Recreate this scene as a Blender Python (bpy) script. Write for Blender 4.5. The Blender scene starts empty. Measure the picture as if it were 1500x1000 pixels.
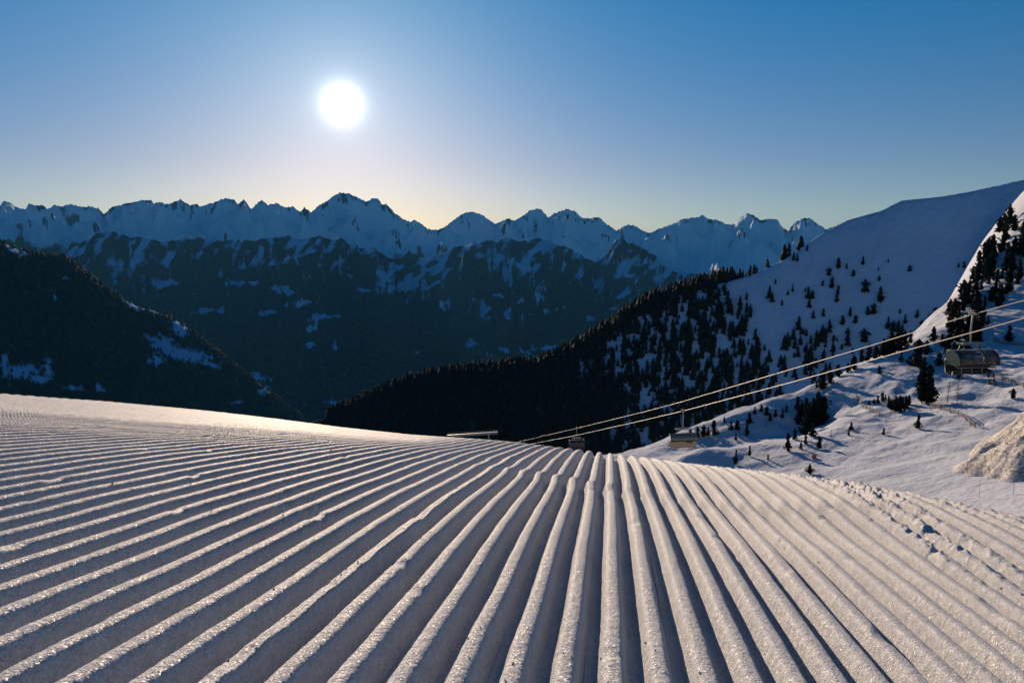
import bpy, bmesh, math, random
import numpy as np
from mathutils import Vector, Matrix, Euler

S = bpy.context.scene
C = S.collection
rng = np.random.RandomState(7)
random.seed(7)

# ------------------------------------------------------------------ camera
F, CX, CY, YH = 1100.0, 750.0, 500.0, 380.0          # focal length and level horizon in photo pixels
PITCH = math.atan((CY - YH) / F)
cp, sp = math.cos(PITCH), math.sin(PITCH)
cam_d = bpy.data.cameras.new('camera')
cam = bpy.data.objects.new('camera', cam_d)
C.objects.link(cam)
cam_d.sensor_width = 36.0
cam_d.lens = 36.0 * F / 1500.0
cam_d.clip_start = 0.05
cam_d.clip_end = 120000.0
cam.location = (0, 0, 0)
cam.rotation_euler = (math.pi / 2 - PITCH, 0, 0)
S.camera = cam

def ray(x, y):
    a = (np.asarray(x, float) - CX) / F
    b = -(np.asarray(y, float) - CY) / F
    return np.stack([a + 0 * b, cp + b * sp + 0 * a, -sp + b * cp + 0 * a], -1)

def proj(P):
    P = np.asarray(P, float)
    f = P[..., 1] * cp - P[..., 2] * sp
    u = P[..., 1] * sp + P[..., 2] * cp
    return CX + F * P[..., 0] / f, CY - F * u / f

def at(x, y, D):
    r = ray(x, y)
    return r * (D / r[..., 1:2]) if r.ndim > 1 else r * (D / r[1])

# ------------------------------------------------------------------ sun, sky, exposure
sun_dir = Vector(ray(501, 152)).normalized()
SUN_EL = math.asin(sun_dir.z)
SUN_AZ = math.atan2(sun_dir.x, sun_dir.y)            # from +Y towards +X
sl = bpy.data.lights.new('sun', 'SUN')
sl.energy = 5.0
sl.angle = math.radians(0.53)
sl.color = (1.0, 0.76, 0.54)
so = bpy.data.objects.new('sun', sl)
C.objects.link(so)
so.rotation_euler = (-sun_dir).to_track_quat('-Z', 'Y').to_euler()

world = bpy.data.worlds.new('World')
S.world = world
world.use_nodes = True
wn, wl = world.node_tree.nodes, world.node_tree.links
wn.clear()
w_out = wn.new('ShaderNodeOutputWorld')
w_bg = wn.new('ShaderNodeBackground')
sky = wn.new('ShaderNodeTexSky')
sky.sky_type = 'NISHITA'
sky.sun_disc = False
sky.sun_elevation = SUN_EL
sky.sun_rotation = SUN_AZ
sky.altitude = 2000
sky.air_density = 1.0
sky.dust_density = 0.9
sky.ozone_density = 2.5
hs = wn.new('ShaderNodeHueSaturation')
hs.inputs['Saturation'].default_value = 1.24
# clear winter air: deeper blue overhead, a duller band of mist along the whole horizon
tcs = wn.new('ShaderNodeTexCoord')
sep = wn.new('ShaderNodeSeparateXYZ'); wl.new(tcs.outputs['Generated'], sep.inputs[0])
wr = wn.new('ShaderNodeValToRGB'); wl.new(sep.outputs['Z'], wr.inputs[0])
e0, e1 = wr.color_ramp.elements
e0.position, e0.color = 0.0, (0.74, 0.64, 0.56, 1)
e1.position, e1.color = 0.34, (0.58, 0.80, 0.88, 1)
e3 = wr.color_ramp.elements.new(0.9); e3.color = (0.36, 0.62, 0.82, 1)
e2 = wr.color_ramp.elements.new(0.12); e2.color = (0.70, 0.62, 0.64, 1)
mulc = wn.new('ShaderNodeMix'); mulc.data_type = 'RGBA'; mulc.blend_type = 'MULTIPLY'; mulc.inputs['Factor'].default_value = 1.0
wl.new(sky.outputs[0], mulc.inputs['A']); wl.new(wr.outputs[0], mulc.inputs['B'])
wl.new(mulc.outputs['Result'], hs.inputs['Color'])
w_bg.inputs['Strength'].default_value = 0.066
wl.new(hs.outputs[0], w_bg.inputs['Color'])
# the sun's disc and the aureole round it
tc = wn.new('ShaderNodeTexCoord')
nrm = wn.new('ShaderNodeVectorMath'); nrm.operation = 'NORMALIZE'
wl.new(tc.outputs['Generated'], nrm.inputs[0])
dot = wn.new('ShaderNodeVectorMath'); dot.operation = 'DOT_PRODUCT'
wl.new(nrm.outputs[0], dot.inputs[0])
dot.inputs[1].default_value = tuple(sun_dir)
def wmath(op, a, b=None):
    n = wn.new('ShaderNodeMath'); n.operation = op
    for i, v in enumerate((a, b)):
        if v is None: continue
        if isinstance(v, (int, float)): n.inputs[i].default_value = v
        else: wl.new(v, n.inputs[i])
    return n.outputs[0]
ang = wmath('ARCCOSINE', wmath('MINIMUM', dot.outputs['Value'], 0.9999999))       # radians from the sun
def lobe(width, amount, power=2.0):
    q = wmath('POWER', wmath('DIVIDE', ang, math.radians(width)), power)
    return wmath('MULTIPLY', wmath('EXPONENT', wmath('MULTIPLY', q, -1.0)), amount)
glow = wmath('ADD', wmath('ADD', lobe(0.46, 10.0, 1.0), lobe(2.6, 0.30, 1.0)), lobe(9.0, 0.045, 1.0))
gcol = wn.new('ShaderNodeMix'); gcol.data_type = 'RGBA'; gcol.blend_type = 'MULTIPLY'
gcol.inputs['Factor'].default_value = 1.0
gcol.inputs['A'].default_value = (1.0, 0.95, 0.86, 1)
wl.new(glow, gcol.inputs['B'])
g_bg = wn.new('ShaderNodeBackground')
wl.new(gcol.outputs['Result'], g_bg.inputs['Color'])
g_bg.inputs['Strength'].default_value = 0.62
addn = wn.new('ShaderNodeAddShader')
wl.new(w_bg.outputs[0], addn.inputs[0]); wl.new(g_bg.outputs[0], addn.inputs[1])
wl.new(addn.outputs[0], w_out.inputs['Surface'])

S.view_settings.view_transform = 'Standard'
S.view_settings.look = 'None'
S.view_settings.gamma = 1.0
S.view_settings.exposure = 0.66
S.view_settings.use_curve_mapping = False

# ------------------------------------------------------------------ helpers
def mat(name):
    m = bpy.data.materials.new(name); m.use_nodes = True
    nt = m.node_tree
    b = nt.nodes.get('Principled BSDF')
    return m, nt, b

def nd(nt, typ, **kw):
    n = nt.nodes.new(typ)
    for k, v in kw.items():
        if hasattr(n, k): setattr(n, k, v)
        else: n.inputs[k.replace('_', ' ')].default_value = v
    return n

def mathn(nt, op, a, b=None, clamp=False):
    n = nt.nodes.new('ShaderNodeMath'); n.operation = op; n.use_clamp = clamp
    for i, v in enumerate((a, b)):
        if v is None: continue
        if isinstance(v, (int, float)): n.inputs[i].default_value = v
        else: nt.links.new(v, n.inputs[i])
    return n.outputs[0]

def ramp(nt, fac, stops):
    r = nt.nodes.new('ShaderNodeValToRGB')
    el = r.color_ramp.elements
    while len(el) < len(stops): el.new(0.5)
    for e, (p, c) in zip(el, stops):
        e.position = p; e.color = (*c, 1) if len(c) == 3 else c
    nt.links.new(fac, r.inputs[0])
    return r.outputs[0]

def flat_mat(name, col, rough=0.6, metal=0.0, var=0.25, scale=3.0, spec=0.5):
    m, nt, b = mat(name)
    n = nd(nt, 'ShaderNodeTexNoise', Scale=scale, Detail=4.0)
    g = nt.nodes.new('ShaderNodeTexCoord'); nt.links.new(g.outputs['Object'], n.inputs['Vector'])
    lo = tuple(c * (1 - var) for c in col); hi = tuple(min(1, c * (1 + var)) for c in col)
    nt.links.new(ramp(nt, n.outputs['Fac'], [(0.3, lo), (0.7, hi)]), b.inputs['Base Color'])
    b.inputs['Roughness'].default_value = rough
    b.inputs['Metallic'].default_value = metal
    b.inputs['Specular IOR Level'].default_value = spec
    return m

def add_obj(name, me, m=None, parent=None, label=None, cat=None, group=None, kind=None, loc=None):
    o = bpy.data.objects.new(name, me)
    C.objects.link(o)
    if m is not None and me is not None and len(me.materials) == 0: me.materials.append(m)
    if parent is not None: o.parent = parent
    if loc is not None: o.location = loc
    for k, v in (('label', label), ('category', cat), ('group', group), ('kind', kind)):
        if v: o[k] = v
    return o

def mesh_np(name, V, Fq, smooth=True, attrs=None):
    """V (n,3), Fq (m,3|4) index arrays"""
    me = bpy.data.meshes.new(name)
    V = np.asarray(V, np.float32); Fq = np.asarray(Fq, np.int32)
    k = Fq.shape[1]
    me.vertices.add(len(V)); me.vertices.foreach_set('co', V.ravel())
    me.loops.add(Fq.size); me.loops.foreach_set('vertex_index', Fq.ravel())
    me.polygons.add(len(Fq))
    me.polygons.foreach_set('loop_start', np.arange(0, Fq.size, k, dtype=np.int32))
    me.polygons.foreach_set('loop_total', np.full(len(Fq), k, np.int32))
    if smooth: me.polygons.foreach_set('use_smooth', np.ones(len(Fq), bool))
    me.update(calc_edges=True)
    for nme, a in (attrs or {}).items():
        at_ = me.attributes.new(nme, 'FLOAT', 'POINT')
        at_.data.foreach_set('value', np.asarray(a, np.float32).ravel())
    return me

def grid_faces(nr, nc):
    i = np.arange(nr - 1)[:, None] * nc + np.arange(nc - 1)[None]
    return np.stack([i, i + 1, i + nc + 1, i + nc], -1).reshape(-1, 4)

# gradient noise, vectorised
_perm = np.random.RandomState(3).permutation(256); _perm = np.concatenate([_perm, _perm, _perm])
_gr = np.stack([np.cos(np.arange(256) * 2 * np.pi / 256 * 97), np.sin(np.arange(256) * 2 * np.pi / 256 * 97)], -1)
def pn(x, y, seed=0):
    x = np.asarray(x, float) + seed * 17.31; y = np.asarray(y, float) - seed * 9.77
    xi = np.floor(x).astype(int); yi = np.floor(y).astype(int)
    xf = x - xi; yf = y - yi
    u = xf ** 3 * (xf * (xf * 6 - 15) + 10); v = yf ** 3 * (yf * (yf * 6 - 15) + 10)
    def g(ix, iy, dx, dy):
        h = _perm[(_perm[ix & 255] + iy) & 255]
        return _gr[h, 0] * dx + _gr[h, 1] * dy
    a = g(xi, yi, xf, yf); b = g(xi + 1, yi, xf - 1, yf)
    c = g(xi, yi + 1, xf, yf - 1); d = g(xi + 1, yi + 1, xf - 1, yf - 1)
    return (a + u * (b - a)) * (1 - v) + (c + u * (d - c)) * v * 1.0
def fbm(x, y, oct=5, seed=0, gain=0.5):
    s = 0; a = 1.0; f = 1.0
    for k in range(oct):
        s = s + a * pn(np.asarray(x) * f, np.asarray(y) * f, seed + k * 3); a *= gain; f *= 2.03
    return s
def ridged(x, y, oct=5, seed=0, gain=0.5):
    s = 0; a = 1.0; f = 1.0; w = 1.0
    for k in range(oct):
        n = 1 - np.abs(pn(np.asarray(x) * f, np.asarray(y) * f, seed + k * 5)) * 2.0
        n = n * n * w; w = np.clip(n * 1.4, 0, 1)
        s = s + a * n; a *= gain; f *= 2.1
    return s
def sstep(a, b, x):
    t = np.clip((np.asarray(x) - a) / (b - a), 0, 1); return t * t * (3 - 2 * t)

class Rbf:
    """thin-plate spline height z(X, Y) through control points"""
    def __init__(s, P, smooth=1e-3):
        P = np.asarray(P, float); s.xy = P[:, :2]; s.sc = np.abs(s.xy).max(); q = s.xy / s.sc
        n = len(P); K = s.k(np.hypot(*(q[:, None] - q[None]).transpose(2, 0, 1))) + np.eye(n) * smooth
        A = np.zeros((n + 3, n + 3)); A[:n, :n] = K; A[:n, n] = 1; A[:n, n + 1:] = q; A[n, :n] = 1; A[n + 1:, :n] = q.T
        s.w = np.linalg.solve(A, np.r_[P[:, 2], 0, 0, 0]); s.q = q
    def k(s, r): return r * r * np.log(r + 1e-9)
    def __call__(s, X, Y):
        X = np.asarray(X, float); sh = X.shape; x = (X / s.sc).ravel(); y = (np.asarray(Y, float) / s.sc).ravel()
        out = np.empty(len(x)); n = len(s.q)
        for i in range(0, len(x), 20000):
            r = np.hypot(x[i:i + 20000, None] - s.q[:, 0], y[i:i + 20000, None] - s.q[:, 1])
            out[i:i + 20000] = s.k(r) @ s.w[:n] + s.w[n] + s.w[n + 1] * x[i:i + 20000] + s.w[n + 2] * y[i:i + 20000]
        return out.reshape(sh)

def polar(az0, az1, na, rs):
    A = np.radians(np.linspace(az0, az1, na))
    R = np.asarray(rs)[:, None]
    return R * np.sin(A)[None], R * np.cos(A)[None]

def cast(zf, px, py, r0, r1, n=500):
    """where the photo's line of sight through (px, py) meets height field zf"""
    d = ray(px, py); h = np.hypot(d[0], d[1]); d = d / h
    r = np.exp(np.linspace(math.log(r0), math.log(r1), n))
    g = d[2] * r - zf(d[0] * r, d[1] * r)
    k = np.nonzero(g < 0)[0]
    if len(k) == 0 or k[0] == 0: return None
    k = k[0]; t = g[k - 1] / (g[k - 1] - g[k]); rr = r[k - 1] + t * (r[k] - r[k - 1])
    return np.array([d[0] * rr, d[1] * rr, d[2] * rr])

# ------------------------------------------------------------------ snow and forest materials
def snow_mat(name, grain, bump_d, bump_s=0.5, forest=False, dark=(0.016, 0.022, 0.02), rock=(0.13, 0.13, 0.14),
             tint=(0.84, 0.87, 0.92), edge=0.12, nscale=0.01, sparkle=0.0, tex=0.0):
    m, nt, b = mat(name)
    g = nt.nodes.new('ShaderNodeTexCoord')
    L = nt.links
    n1 = nd(nt, 'ShaderNodeTexNoise', Scale=grain, Detail=3.0, Roughness=0.6)
    L.new(g.outputs['Object'], n1.inputs['Vector'])
    n2 = nd(nt, 'ShaderNodeTexNoise', Scale=grain * 0.17, Detail=3.0)
    L.new(g.outputs['Object'], n2.inputs['Vector'])
    hsum = mathn(nt, 'ADD', n1.outputs['Fac'], mathn(nt, 'MULTIPLY', n2.outputs['Fac'], 0.9 if sparkle else 2.0))
    bp = nd(nt, 'ShaderNodeBump', Strength=bump_s, Distance=bump_d)
    L.new(hsum, bp.inputs['Height'])
    L.new(bp.outputs[0], b.inputs['Normal'])
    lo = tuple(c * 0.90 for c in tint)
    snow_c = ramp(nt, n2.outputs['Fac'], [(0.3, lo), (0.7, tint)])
    col = snow_c
    if sparkle:                                           # grains of slightly different whiteness
        for sc_, lo_ in ((330.0, 0.72), (120.0, 0.88)):
            vg = nd(nt, 'ShaderNodeTexVoronoi', Scale=sc_); L.new(g.outputs['Object'], vg.inputs['Vector'])
            sx = nt.nodes.new('ShaderNodeSeparateColor'); L.new(vg.outputs['Color'], sx.inputs[0])
            mg = nt.nodes.new('ShaderNodeMix'); mg.data_type = 'RGBA'; mg.blend_type = 'MULTIPLY'; mg.inputs['Factor'].default_value = 1.0
            L.new(col, mg.inputs['A']); L.new(ramp(nt, sx.outputs[0], [(0.0, (lo_,) * 3), (1.0, (1.0, 1.0, 1.0))]), mg.inputs['B'])
            col = mg.outputs['Result']
    if forest:
        a = nt.nodes.new('ShaderNodeAttribute'); a.attribute_name = 'snow'
        k = nt.nodes.new('ShaderNodeAttribute'); k.attribute_name = 'rock'
        n3 = nd(nt, 'ShaderNodeTexNoise', Scale=nscale, Detail=8.0, Roughness=0.72)
        L.new(g.outputs['Object'], n3.inputs['Vector'])
        nn = mathn(nt, 'MULTIPLY', mathn(nt, 'SUBTRACT', n3.outputs['Fac'], 0.5), 1.6)
        f = mathn(nt, 'ADD', a.outputs['Fac'], nn)
        f = mathn(nt, 'DIVIDE', mathn(nt, 'SUBTRACT', f, 0.5 - edge), 2 * edge, clamp=True)
        n4 = nd(nt, 'ShaderNodeTexNoise', Scale=nscale * 6, Detail=4.0)
        L.new(g.outputs['Object'], n4.inputs['Vector'])
        dk = ramp(nt, n4.outputs['Fac'], [(0.35, tuple(c * 0.4 for c in dark)), (0.52, dark), (0.7, tuple(c * 2.6 for c in dark))])
        mx = nt.nodes.new('ShaderNodeMix'); mx.data_type = 'RGBA'
        L.new(f, mx.inputs['Factor']); L.new(dk, mx.inputs['A']); L.new(snow_c, mx.inputs['B'])
        fr = mathn(nt, 'ADD', k.outputs['Fac'], nn)
        fr = mathn(nt, 'DIVIDE', mathn(nt, 'SUBTRACT', fr, 0.42), 0.2, clamp=True)
        mr = nt.nodes.new('ShaderNodeMix'); mr.data_type = 'RGBA'
        L.new(fr, mr.inputs['Factor']); L.new(mx.outputs['Result'], mr.inputs['A'])
        mr.inputs['B'].default_value = (*rock, 1)
        col = mr.outputs['Result']
    L.new(col, b.inputs['Base Color'])
    b.inputs['Roughness'].default_value = 0.75
    b.inputs['Specular IOR Level'].default_value = 0.06 if sparkle else 0.0
    if sparkle > 0:
        # single ice crystals facing every way: fine cells with a normal of their own and a glossy face
        v = nd(nt, 'ShaderNodeTexVoronoi', Scale=380.0)
        L.new(g.outputs['Object'], v.inputs['Vector'])
        ge = nt.nodes.new('ShaderNodeNewGeometry')
        sub = nt.nodes.new('ShaderNodeVectorMath'); sub.operation = 'SUBTRACT'
        L.new(v.outputs['Color'], sub.inputs[0]); sub.inputs[1].default_value = (0.5, 0.5, 0.5)
        mul = nt.nodes.new('ShaderNodeVectorMath'); mul.operation = 'SCALE'; mul.inputs['Scale'].default_value = 1.5
        L.new(sub.outputs[0], mul.inputs[0])
        ad = nt.nodes.new('ShaderNodeVectorMath'); ad.operation = 'ADD'
        L.new(mul.outputs[0], ad.inputs[0]); L.new(ge.outputs['Normal'], ad.inputs[1])
        no = nt.nodes.new('ShaderNodeVectorMath'); no.operation = 'NORMALIZE'; L.new(ad.outputs[0], no.inputs[0])
        gl = nd(nt, 'ShaderNodeBsdfGlossy', Roughness=0.35)
        gl.inputs['Color'].default_value = (0.95, 0.95, 0.95, 1)
        L.new(no.outputs[0], gl.inputs['Normal'])
        ms = nt.nodes.new('ShaderNodeMixShader'); ms.inputs[0].default_value = sparkle
        out = nt.nodes['Material Output']
        L.new(b.outputs[0], ms.inputs[1]); L.new(gl.outputs[0], ms.inputs[2]); L.new(ms.outputs[0], out.inputs['Surface'])
    return m

M_piste = snow_mat('groomed_snow', 300.0, 0.0040, 1.0, sparkle=0.016, tint=(0.69, 0.71, 0.75))
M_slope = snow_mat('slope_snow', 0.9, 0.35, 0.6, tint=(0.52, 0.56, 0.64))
M_side = snow_mat('mountainside_snow', 0.10, 2.2, 0.9, forest=True, nscale=0.02, edge=0.2, tint=(0.25, 0.45, 0.68))  # blue of the shade is put into the snow's own colour
M_left = snow_mat('wooded_hill', 0.02, 6.0, 0.7, forest=True, nscale=0.006, edge=0.25, tint=(0.25, 0.45, 0.68))  # snow of the clearings tinted with the same blue, standing in for shade
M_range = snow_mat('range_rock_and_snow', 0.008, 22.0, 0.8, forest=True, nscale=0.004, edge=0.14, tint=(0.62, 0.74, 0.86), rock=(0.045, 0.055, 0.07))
M_foot = snow_mat('foothill_forest', 0.01, 12.0, 0.8, forest=True, nscale=0.006, edge=0.14, tint=(0.25, 0.45, 0.68), dark=(0.014, 0.022, 0.024))  # snow tint carries the blue of the shade here too

# ------------------------------------------------------------------ foreground piste
s_r = 0.07                                             # spacing of the groomed ridges
a_r = math.atan2(ray(893, 525)[0], ray(893, 525)[1])
Ux, Uy = math.cos(a_r), -math.sin(a_r)
Wx, Wy = math.sin(a_r), math.cos(a_r)
cq = (-0.47009, -0.13509, -0.10506, -0.00309, 0.02149, -0.01115)
def zq(X, Y):
    u = X * Ux + Y * Uy; w = X * Wx + Y * Wy
    r = np.hypot(u, w); k = np.minimum(1.0, 7.0 / np.maximum(r, 1e-6)); uu, ww = u * k, w * k
    z = cq[0] + cq[1] * uu + cq[2] * ww + cq[3] * uu * uu + cq[4] * uu * ww + cq[5] * ww * ww
    return z
SKY = np.array([(-400, 556), (-150, 566), (0, 577), (150, 588), (300, 602), (400, 613), (500, 626), (600, 636), (700, 643), (750, 647), (850, 658),
                (950, 670), (1050, 683), (1180, 697), (1260, 708), (1340, 722), (1400, 735), (1500, 757), (1700, 812), (2000, 900), (2600, 1080)], float)
azs = np.radians(np.linspace(-66, 66, 529))
def smooth1(a, n):
    k = np.hanning(n * 2 + 1); k /= k.sum(); return np.convolve(np.pad(a, n, mode='edge'), k, 'valid')
px_az = CX + F * np.tan(azs)                            # good enough: refined below by measuring the skyline
rr = np.exp(np.linspace(math.log(0.2), math.log(60.0), 900))
sky_y = np.interp(px_az, SKY[:, 0], SKY[:, 1])
dd = ray(px_az, sky_y); e_t = dd[:, 2] / np.hypot(dd[:, 0], dd[:, 1])
# distance of the brow for each direction
rc = np.interp(px_az, [-900, 0, 300, 500, 750, 900, 1050, 1200, 1350, 1500, 2600], [7.0, 6.6, 6.3, 6.0, 5.6, 5.0, 4.3, 3.8, 3.4, 3.2, 2.6])
rc = smooth1(rc, 25)
e_s = e_t.copy()
def piste_base(az, r, es, rcv):
    X = r * np.sin(az); Y = r * np.cos(az)
    z0 = zq(X, Y)
    drop = np.where(r > rcv, 0.62 * (np.sqrt((r - rcv) ** 2 + 16.0) - 4.0), 0.02 * (r - rcv) ** 2)
    zt = es * r - drop
    t = sstep(rcv * 0.62, rcv, r)
    return z0 * (1 - t) + zt * t
for it in range(6):
    Z = piste_base(azs[None], rr[:, None], e_s[None], rc[None])
    el = (Z / rr[:, None])
    e_s = e_s + smooth1(e_t - el.max(0), 6)
def fg_raw(X, Y):
    az = np.arctan2(X, Y); r = np.hypot(X, Y)
    return piste_base(az, r, np.interp(az, azs, e_s), np.interp(az, azs, rc))

def rough_masks(X, Y, u, w):
    r = np.hypot(X, Y); rcv = np.interp(np.arctan2(X, Y), azs, rc)
    trk = sstep(0.86, 0.93, u + 0.03 * pn(w * 3, u, 4)) * (1 - sstep(1.03, 1.12, u + 0.04 * pn(w * 2.2, u, 5)))
    trk = trk * np.clip(0.55 + 1.6 * pn(w * 2.6, u * 3, 6), 0, 1) * sstep(1.2, 1.5, w)
    brow = sstep(0.80, 0.95, r / rcv) * sstep(0.15, 0.6, u) * (1 - sstep(1.12, 1.25, r / rcv))
    wc = np.interp(u, [-3, -2.1, -1.2, -0.5, 0.1, 0.6, 2], [2.3, 2.5, 3.0, 3.05, 2.75, 2.75, 3.0])
    q = np.exp(-((w - wc) / 0.20) ** 2) * (1 - sstep(-0.35, 0.2, u)) * np.clip(0.35 + 1.5 * pn(w * 4, u * 4, 9), 0, 1)
    return trk, brow, q, wc

def fg_z(X, Y, detail=True):
    u = X * Ux + Y * Uy; w = X * Wx + Y * Wy
    r = np.hypot(X, Y)
    z = fg_raw(X, Y)
    near = 1 - sstep(12, 25, r)
    # slow unevenness of the packed snow, and the step where the machine's comb was lifted
    z = z + 0.010 * fbm(u * 0.5, w * 0.9, 3, 11) * sstep(0.8, 2, r)
    trk, brow, q, wc = rough_masks(X, Y, u, w)
    step = np.exp(-((w - wc) / 0.09) ** 2) * sstep(-0.8, -0.1, u) * (1 - sstep(0.9, 1.6, u))
    z = z + 0.008 * step
    # ridges
    wig = 0.0036 * pn(w * 1.3, u * 1.2, 21) + 0.0022 * pn(w * 5.0, u * 3, 22) + 0.0010 * pn(w * 14, u * 9, 23) + 0.0010 * pn(w * 41, u * 16, 25)
    wig = wig + 0.009 * step * np.sin(1.0)
    ph = (u + wig) / s_r - 0.06
    n_id = np.floor(ph + 0.5)
    fr = ph - n_id                                      # -.5 .. .5, crest at 0.12
    amp = s_r * 0.34 * (1 + 0.16 * pn(n_id * 3.7 + 0.5, w * 1.1, 24)) * (1 - 0.35 * brow) * (1 - 0.25 * trk) * (1 - 0.9 * sstep(0.64, 0.82, r / np.interp(np.arctan2(X, Y), azs, rc)) * sstep(-0.7, -1.3, u))
    c = np.cos(2 * np.pi * (ph - 0.12 - 0.035 * np.sin(2 * np.pi * ph)))
    prof = np.tanh(1.9 * (c + 0.02)) / 0.96
    z = z + amp * (prof - 1.0) * near
    z = z + near * (0.0013 * fbm(u * 13, w * 6, 3, 37) - 0.005 * sstep(0.36, 0.55, pn(u * 9 + 3, w * 7, 38)) * sstep(0.1, 0.9, prof))
    # a doubled crest on one ridge
    r7 = np.exp(-((ph + 7 - 0.30) / 0.06) ** 2) * (0.7 + 0.9 * pn(w * 9, 3.3, 30))
    z = z + r7 * 0.008 * near
    # crumbs and clods
    if detail:
        cl = np.maximum(fbm(u * 30, w * 22, 3, 31, 0.6), -0.1)
        z = z + near * cl * (0.016 * trk + 0.013 * brow + 0.005 * q)
        blk = pn(u * 16, w * 10, 33)
        z = z - near * 0.014 * trk * sstep(0.12, 0.3, blk)
        z = z + near * (1 - sstep(1.2, 2.2, r)) * 0.0009 * fbm(u * 110, w * 110, 2, 34, 0.7)
        z = z + near * 0.0016 * sstep(0.1, 0.45, pn(u * 1.4 + 7, w * 1.4, 35)) * np.maximum(pn(u * 70, w * 60, 36), 0)
    return z

def build_piste():
    nc, nr = 1160, 760
    # more columns inside the photographed sector
    t = np.linspace(0, 1, nc)
    edges = np.interp(t, [0, 0.035, 0.965, 1], [-66, -36.5, 36.5, 66])
    A = np.radians(edges)
    Zb = piste_base(A[None], rr[:, None], np.interp(A, azs, e_s)[None], np.interp(A, azs, rc)[None])
    el = np.arctan(Zb / rr[:, None])
    rcA = np.interp(A, azs, rc)
    wgt = np.abs(np.diff(el, axis=0)) + 0.010 * np.diff(np.log(rr))[:, None]
    lr = rr[1:, None] / rcA[None]
    dl_ = np.diff(np.log(rr))[:, None]
    wgt = wgt + 0.05 * dl_ * sstep(0.35, 0.45, lr) * sstep(1.2, 1.05, lr)
    wgt = wgt + 0.16 * dl_ * sstep(0.28, 0.38, lr) * sstep(0.98, 0.84, lr) * sstep(-0.1, -0.45, A)[None]
    wgt = wgt * (1 - 0.9 * sstep(1.25, 1.5, lr)) * (0.25 + 0.75 * sstep(0.6, 0.85, rr[1:, None]))
    wgt = np.apply_along_axis(lambda q: smooth1(q, 6), 0, wgt); wgt = np.apply_along_axis(lambda q: smooth1(q, 8), 1, wgt)
    cw = np.concatenate([np.zeros((1, nc)), np.cumsum(wgt, 0)]); cw /= cw[-1]
    tt = np.linspace(0, 1, nr)
    R = np.empty((nr, nc))
    for j in range(nc): R[:, j] = np.interp(tt, cw[:, j], rr)
    X = R * np.sin(A)[None]; Y = R * np.cos(A)[None]
    Z = fg_z(X, Y)
    me = mesh_np('snow_piste', np.stack([X, Y, Z], -1).reshape(-1, 3), grid_faces(nr, nc)[:, ::-1])
    add_obj('snow_piste', me, M_piste, kind='structure', label='freshly groomed ski piste with deep parallel ridges lit from behind')
build_piste()

# ------------------------------------------------------------------ sunny slope and gully right of the piste
def dn(x, y): return 170 * math.exp(-0.0008 * (x - 1350) - 0.003 * (y - 560))
ctrl = []
def cpnt(x, y, D=None, f=dn): ctrl.append(at(x, y, D if D else f(x, y)))
RIM = [(880, 668), (914, 663), (970, 653), (1010, 632), (1049, 616), (1105, 607), (1133, 597), (1163, 582), (1196, 572), (1240, 546), (1296, 520), (1360, 488), (1404, 436), (1438, 386), (1454, 347), (1468, 320), (1485, 300), (1500, 288), (1600, 235), (1800, 140)]
for x, y in RIM:
    p = at(x, y, dn(x, y)); ctrl.append(p)
    q = p * np.array([1.0, 1.0, 1.0]); h = p[:2] / np.linalg.norm(p[:2])
    for d_, fall in ((25, 9), (90, 45), (220, 120)):
        e = p.copy(); e[:2] += h * d_ + np.array([-d_ * .3, 0]); e[2] -= fall; ctrl.append(e)
for x, y in [(1300, 650), (1400, 690), (1500, 700), (1500, 640), (1420, 636), (1600, 650), (1600, 560), (1500, 560), (1430, 560), (1500, 480), (1600, 420),
             (1500, 400), (1460, 440), (1430, 500), (1380, 530), (1350, 580), (1300, 580), (1250, 610), (1300, 610), (1340, 630), (1240, 650), (1200, 690), (1180, 655),
             (1800, 600), (1800, 400), (1800, 800), (1500, 800), (1300, 760), (1100, 720), (1040, 700), (960, 700), (880, 700), (1210, 640)]:
    cpnt(x, y)
# shaded bank of the small gully: steep short face under its rim
for x, y, k in [(1010, 655, .955), (1060, 652, .935), (1110, 650, .925), (1150, 642, .925), (1185, 622, .94)]:
    yr = np.interp(x, [r[0] for r in RIM], [r[1] for r in RIM])
    ctrl.append(at(x, y, dn(x, yr) * k))
for x, y in [(1000, 672), (1060, 668), (1110, 664), (1160, 656)]: cpnt(x, y, 150)
RN = Rbf(ctrl, 1e-5)
def z_near(X, Y, det=True):
    z = RN(X, Y); r = np.hypot(X, Y)
    k = sstep(60, 110, r)
    z = z + k * (1.6 * fbm(X / 38, Y / 30, 3, 41) * sstep(110, 180, r) + sstep(105, 150, r) * 0.9 * np.abs(fbm(X / 16, Y / 12, 3, 42)) + 0.25 * fbm(X / 12, Y / 12, 2, 47))
    if det: z = z + (0.10 + 0.36 * sstep(125, 170, r)) * fbm(X / 4.5 + Y / 9, Y / 6, 4, 43) + 0.35 * sstep(115, 200, r) * np.maximum(pn(X / 3.2, Y / 4, 45), 0)
    return z
def build_near():
    rs = np.concatenate([np.geomspace(18, 90, 90, endpoint=False), np.linspace(90, 330, 330), np.geomspace(334, 620, 40)])
    X, Y = polar(-8, 50, 640, rs)
    Z = z_near(X, Y)
    Z = Z - 30 * (1 - sstep(16, 34, np.hypot(X, Y))) 
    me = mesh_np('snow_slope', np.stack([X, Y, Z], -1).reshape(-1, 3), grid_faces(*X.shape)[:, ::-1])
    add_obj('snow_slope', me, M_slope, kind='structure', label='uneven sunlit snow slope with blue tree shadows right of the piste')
build_near()

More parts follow.
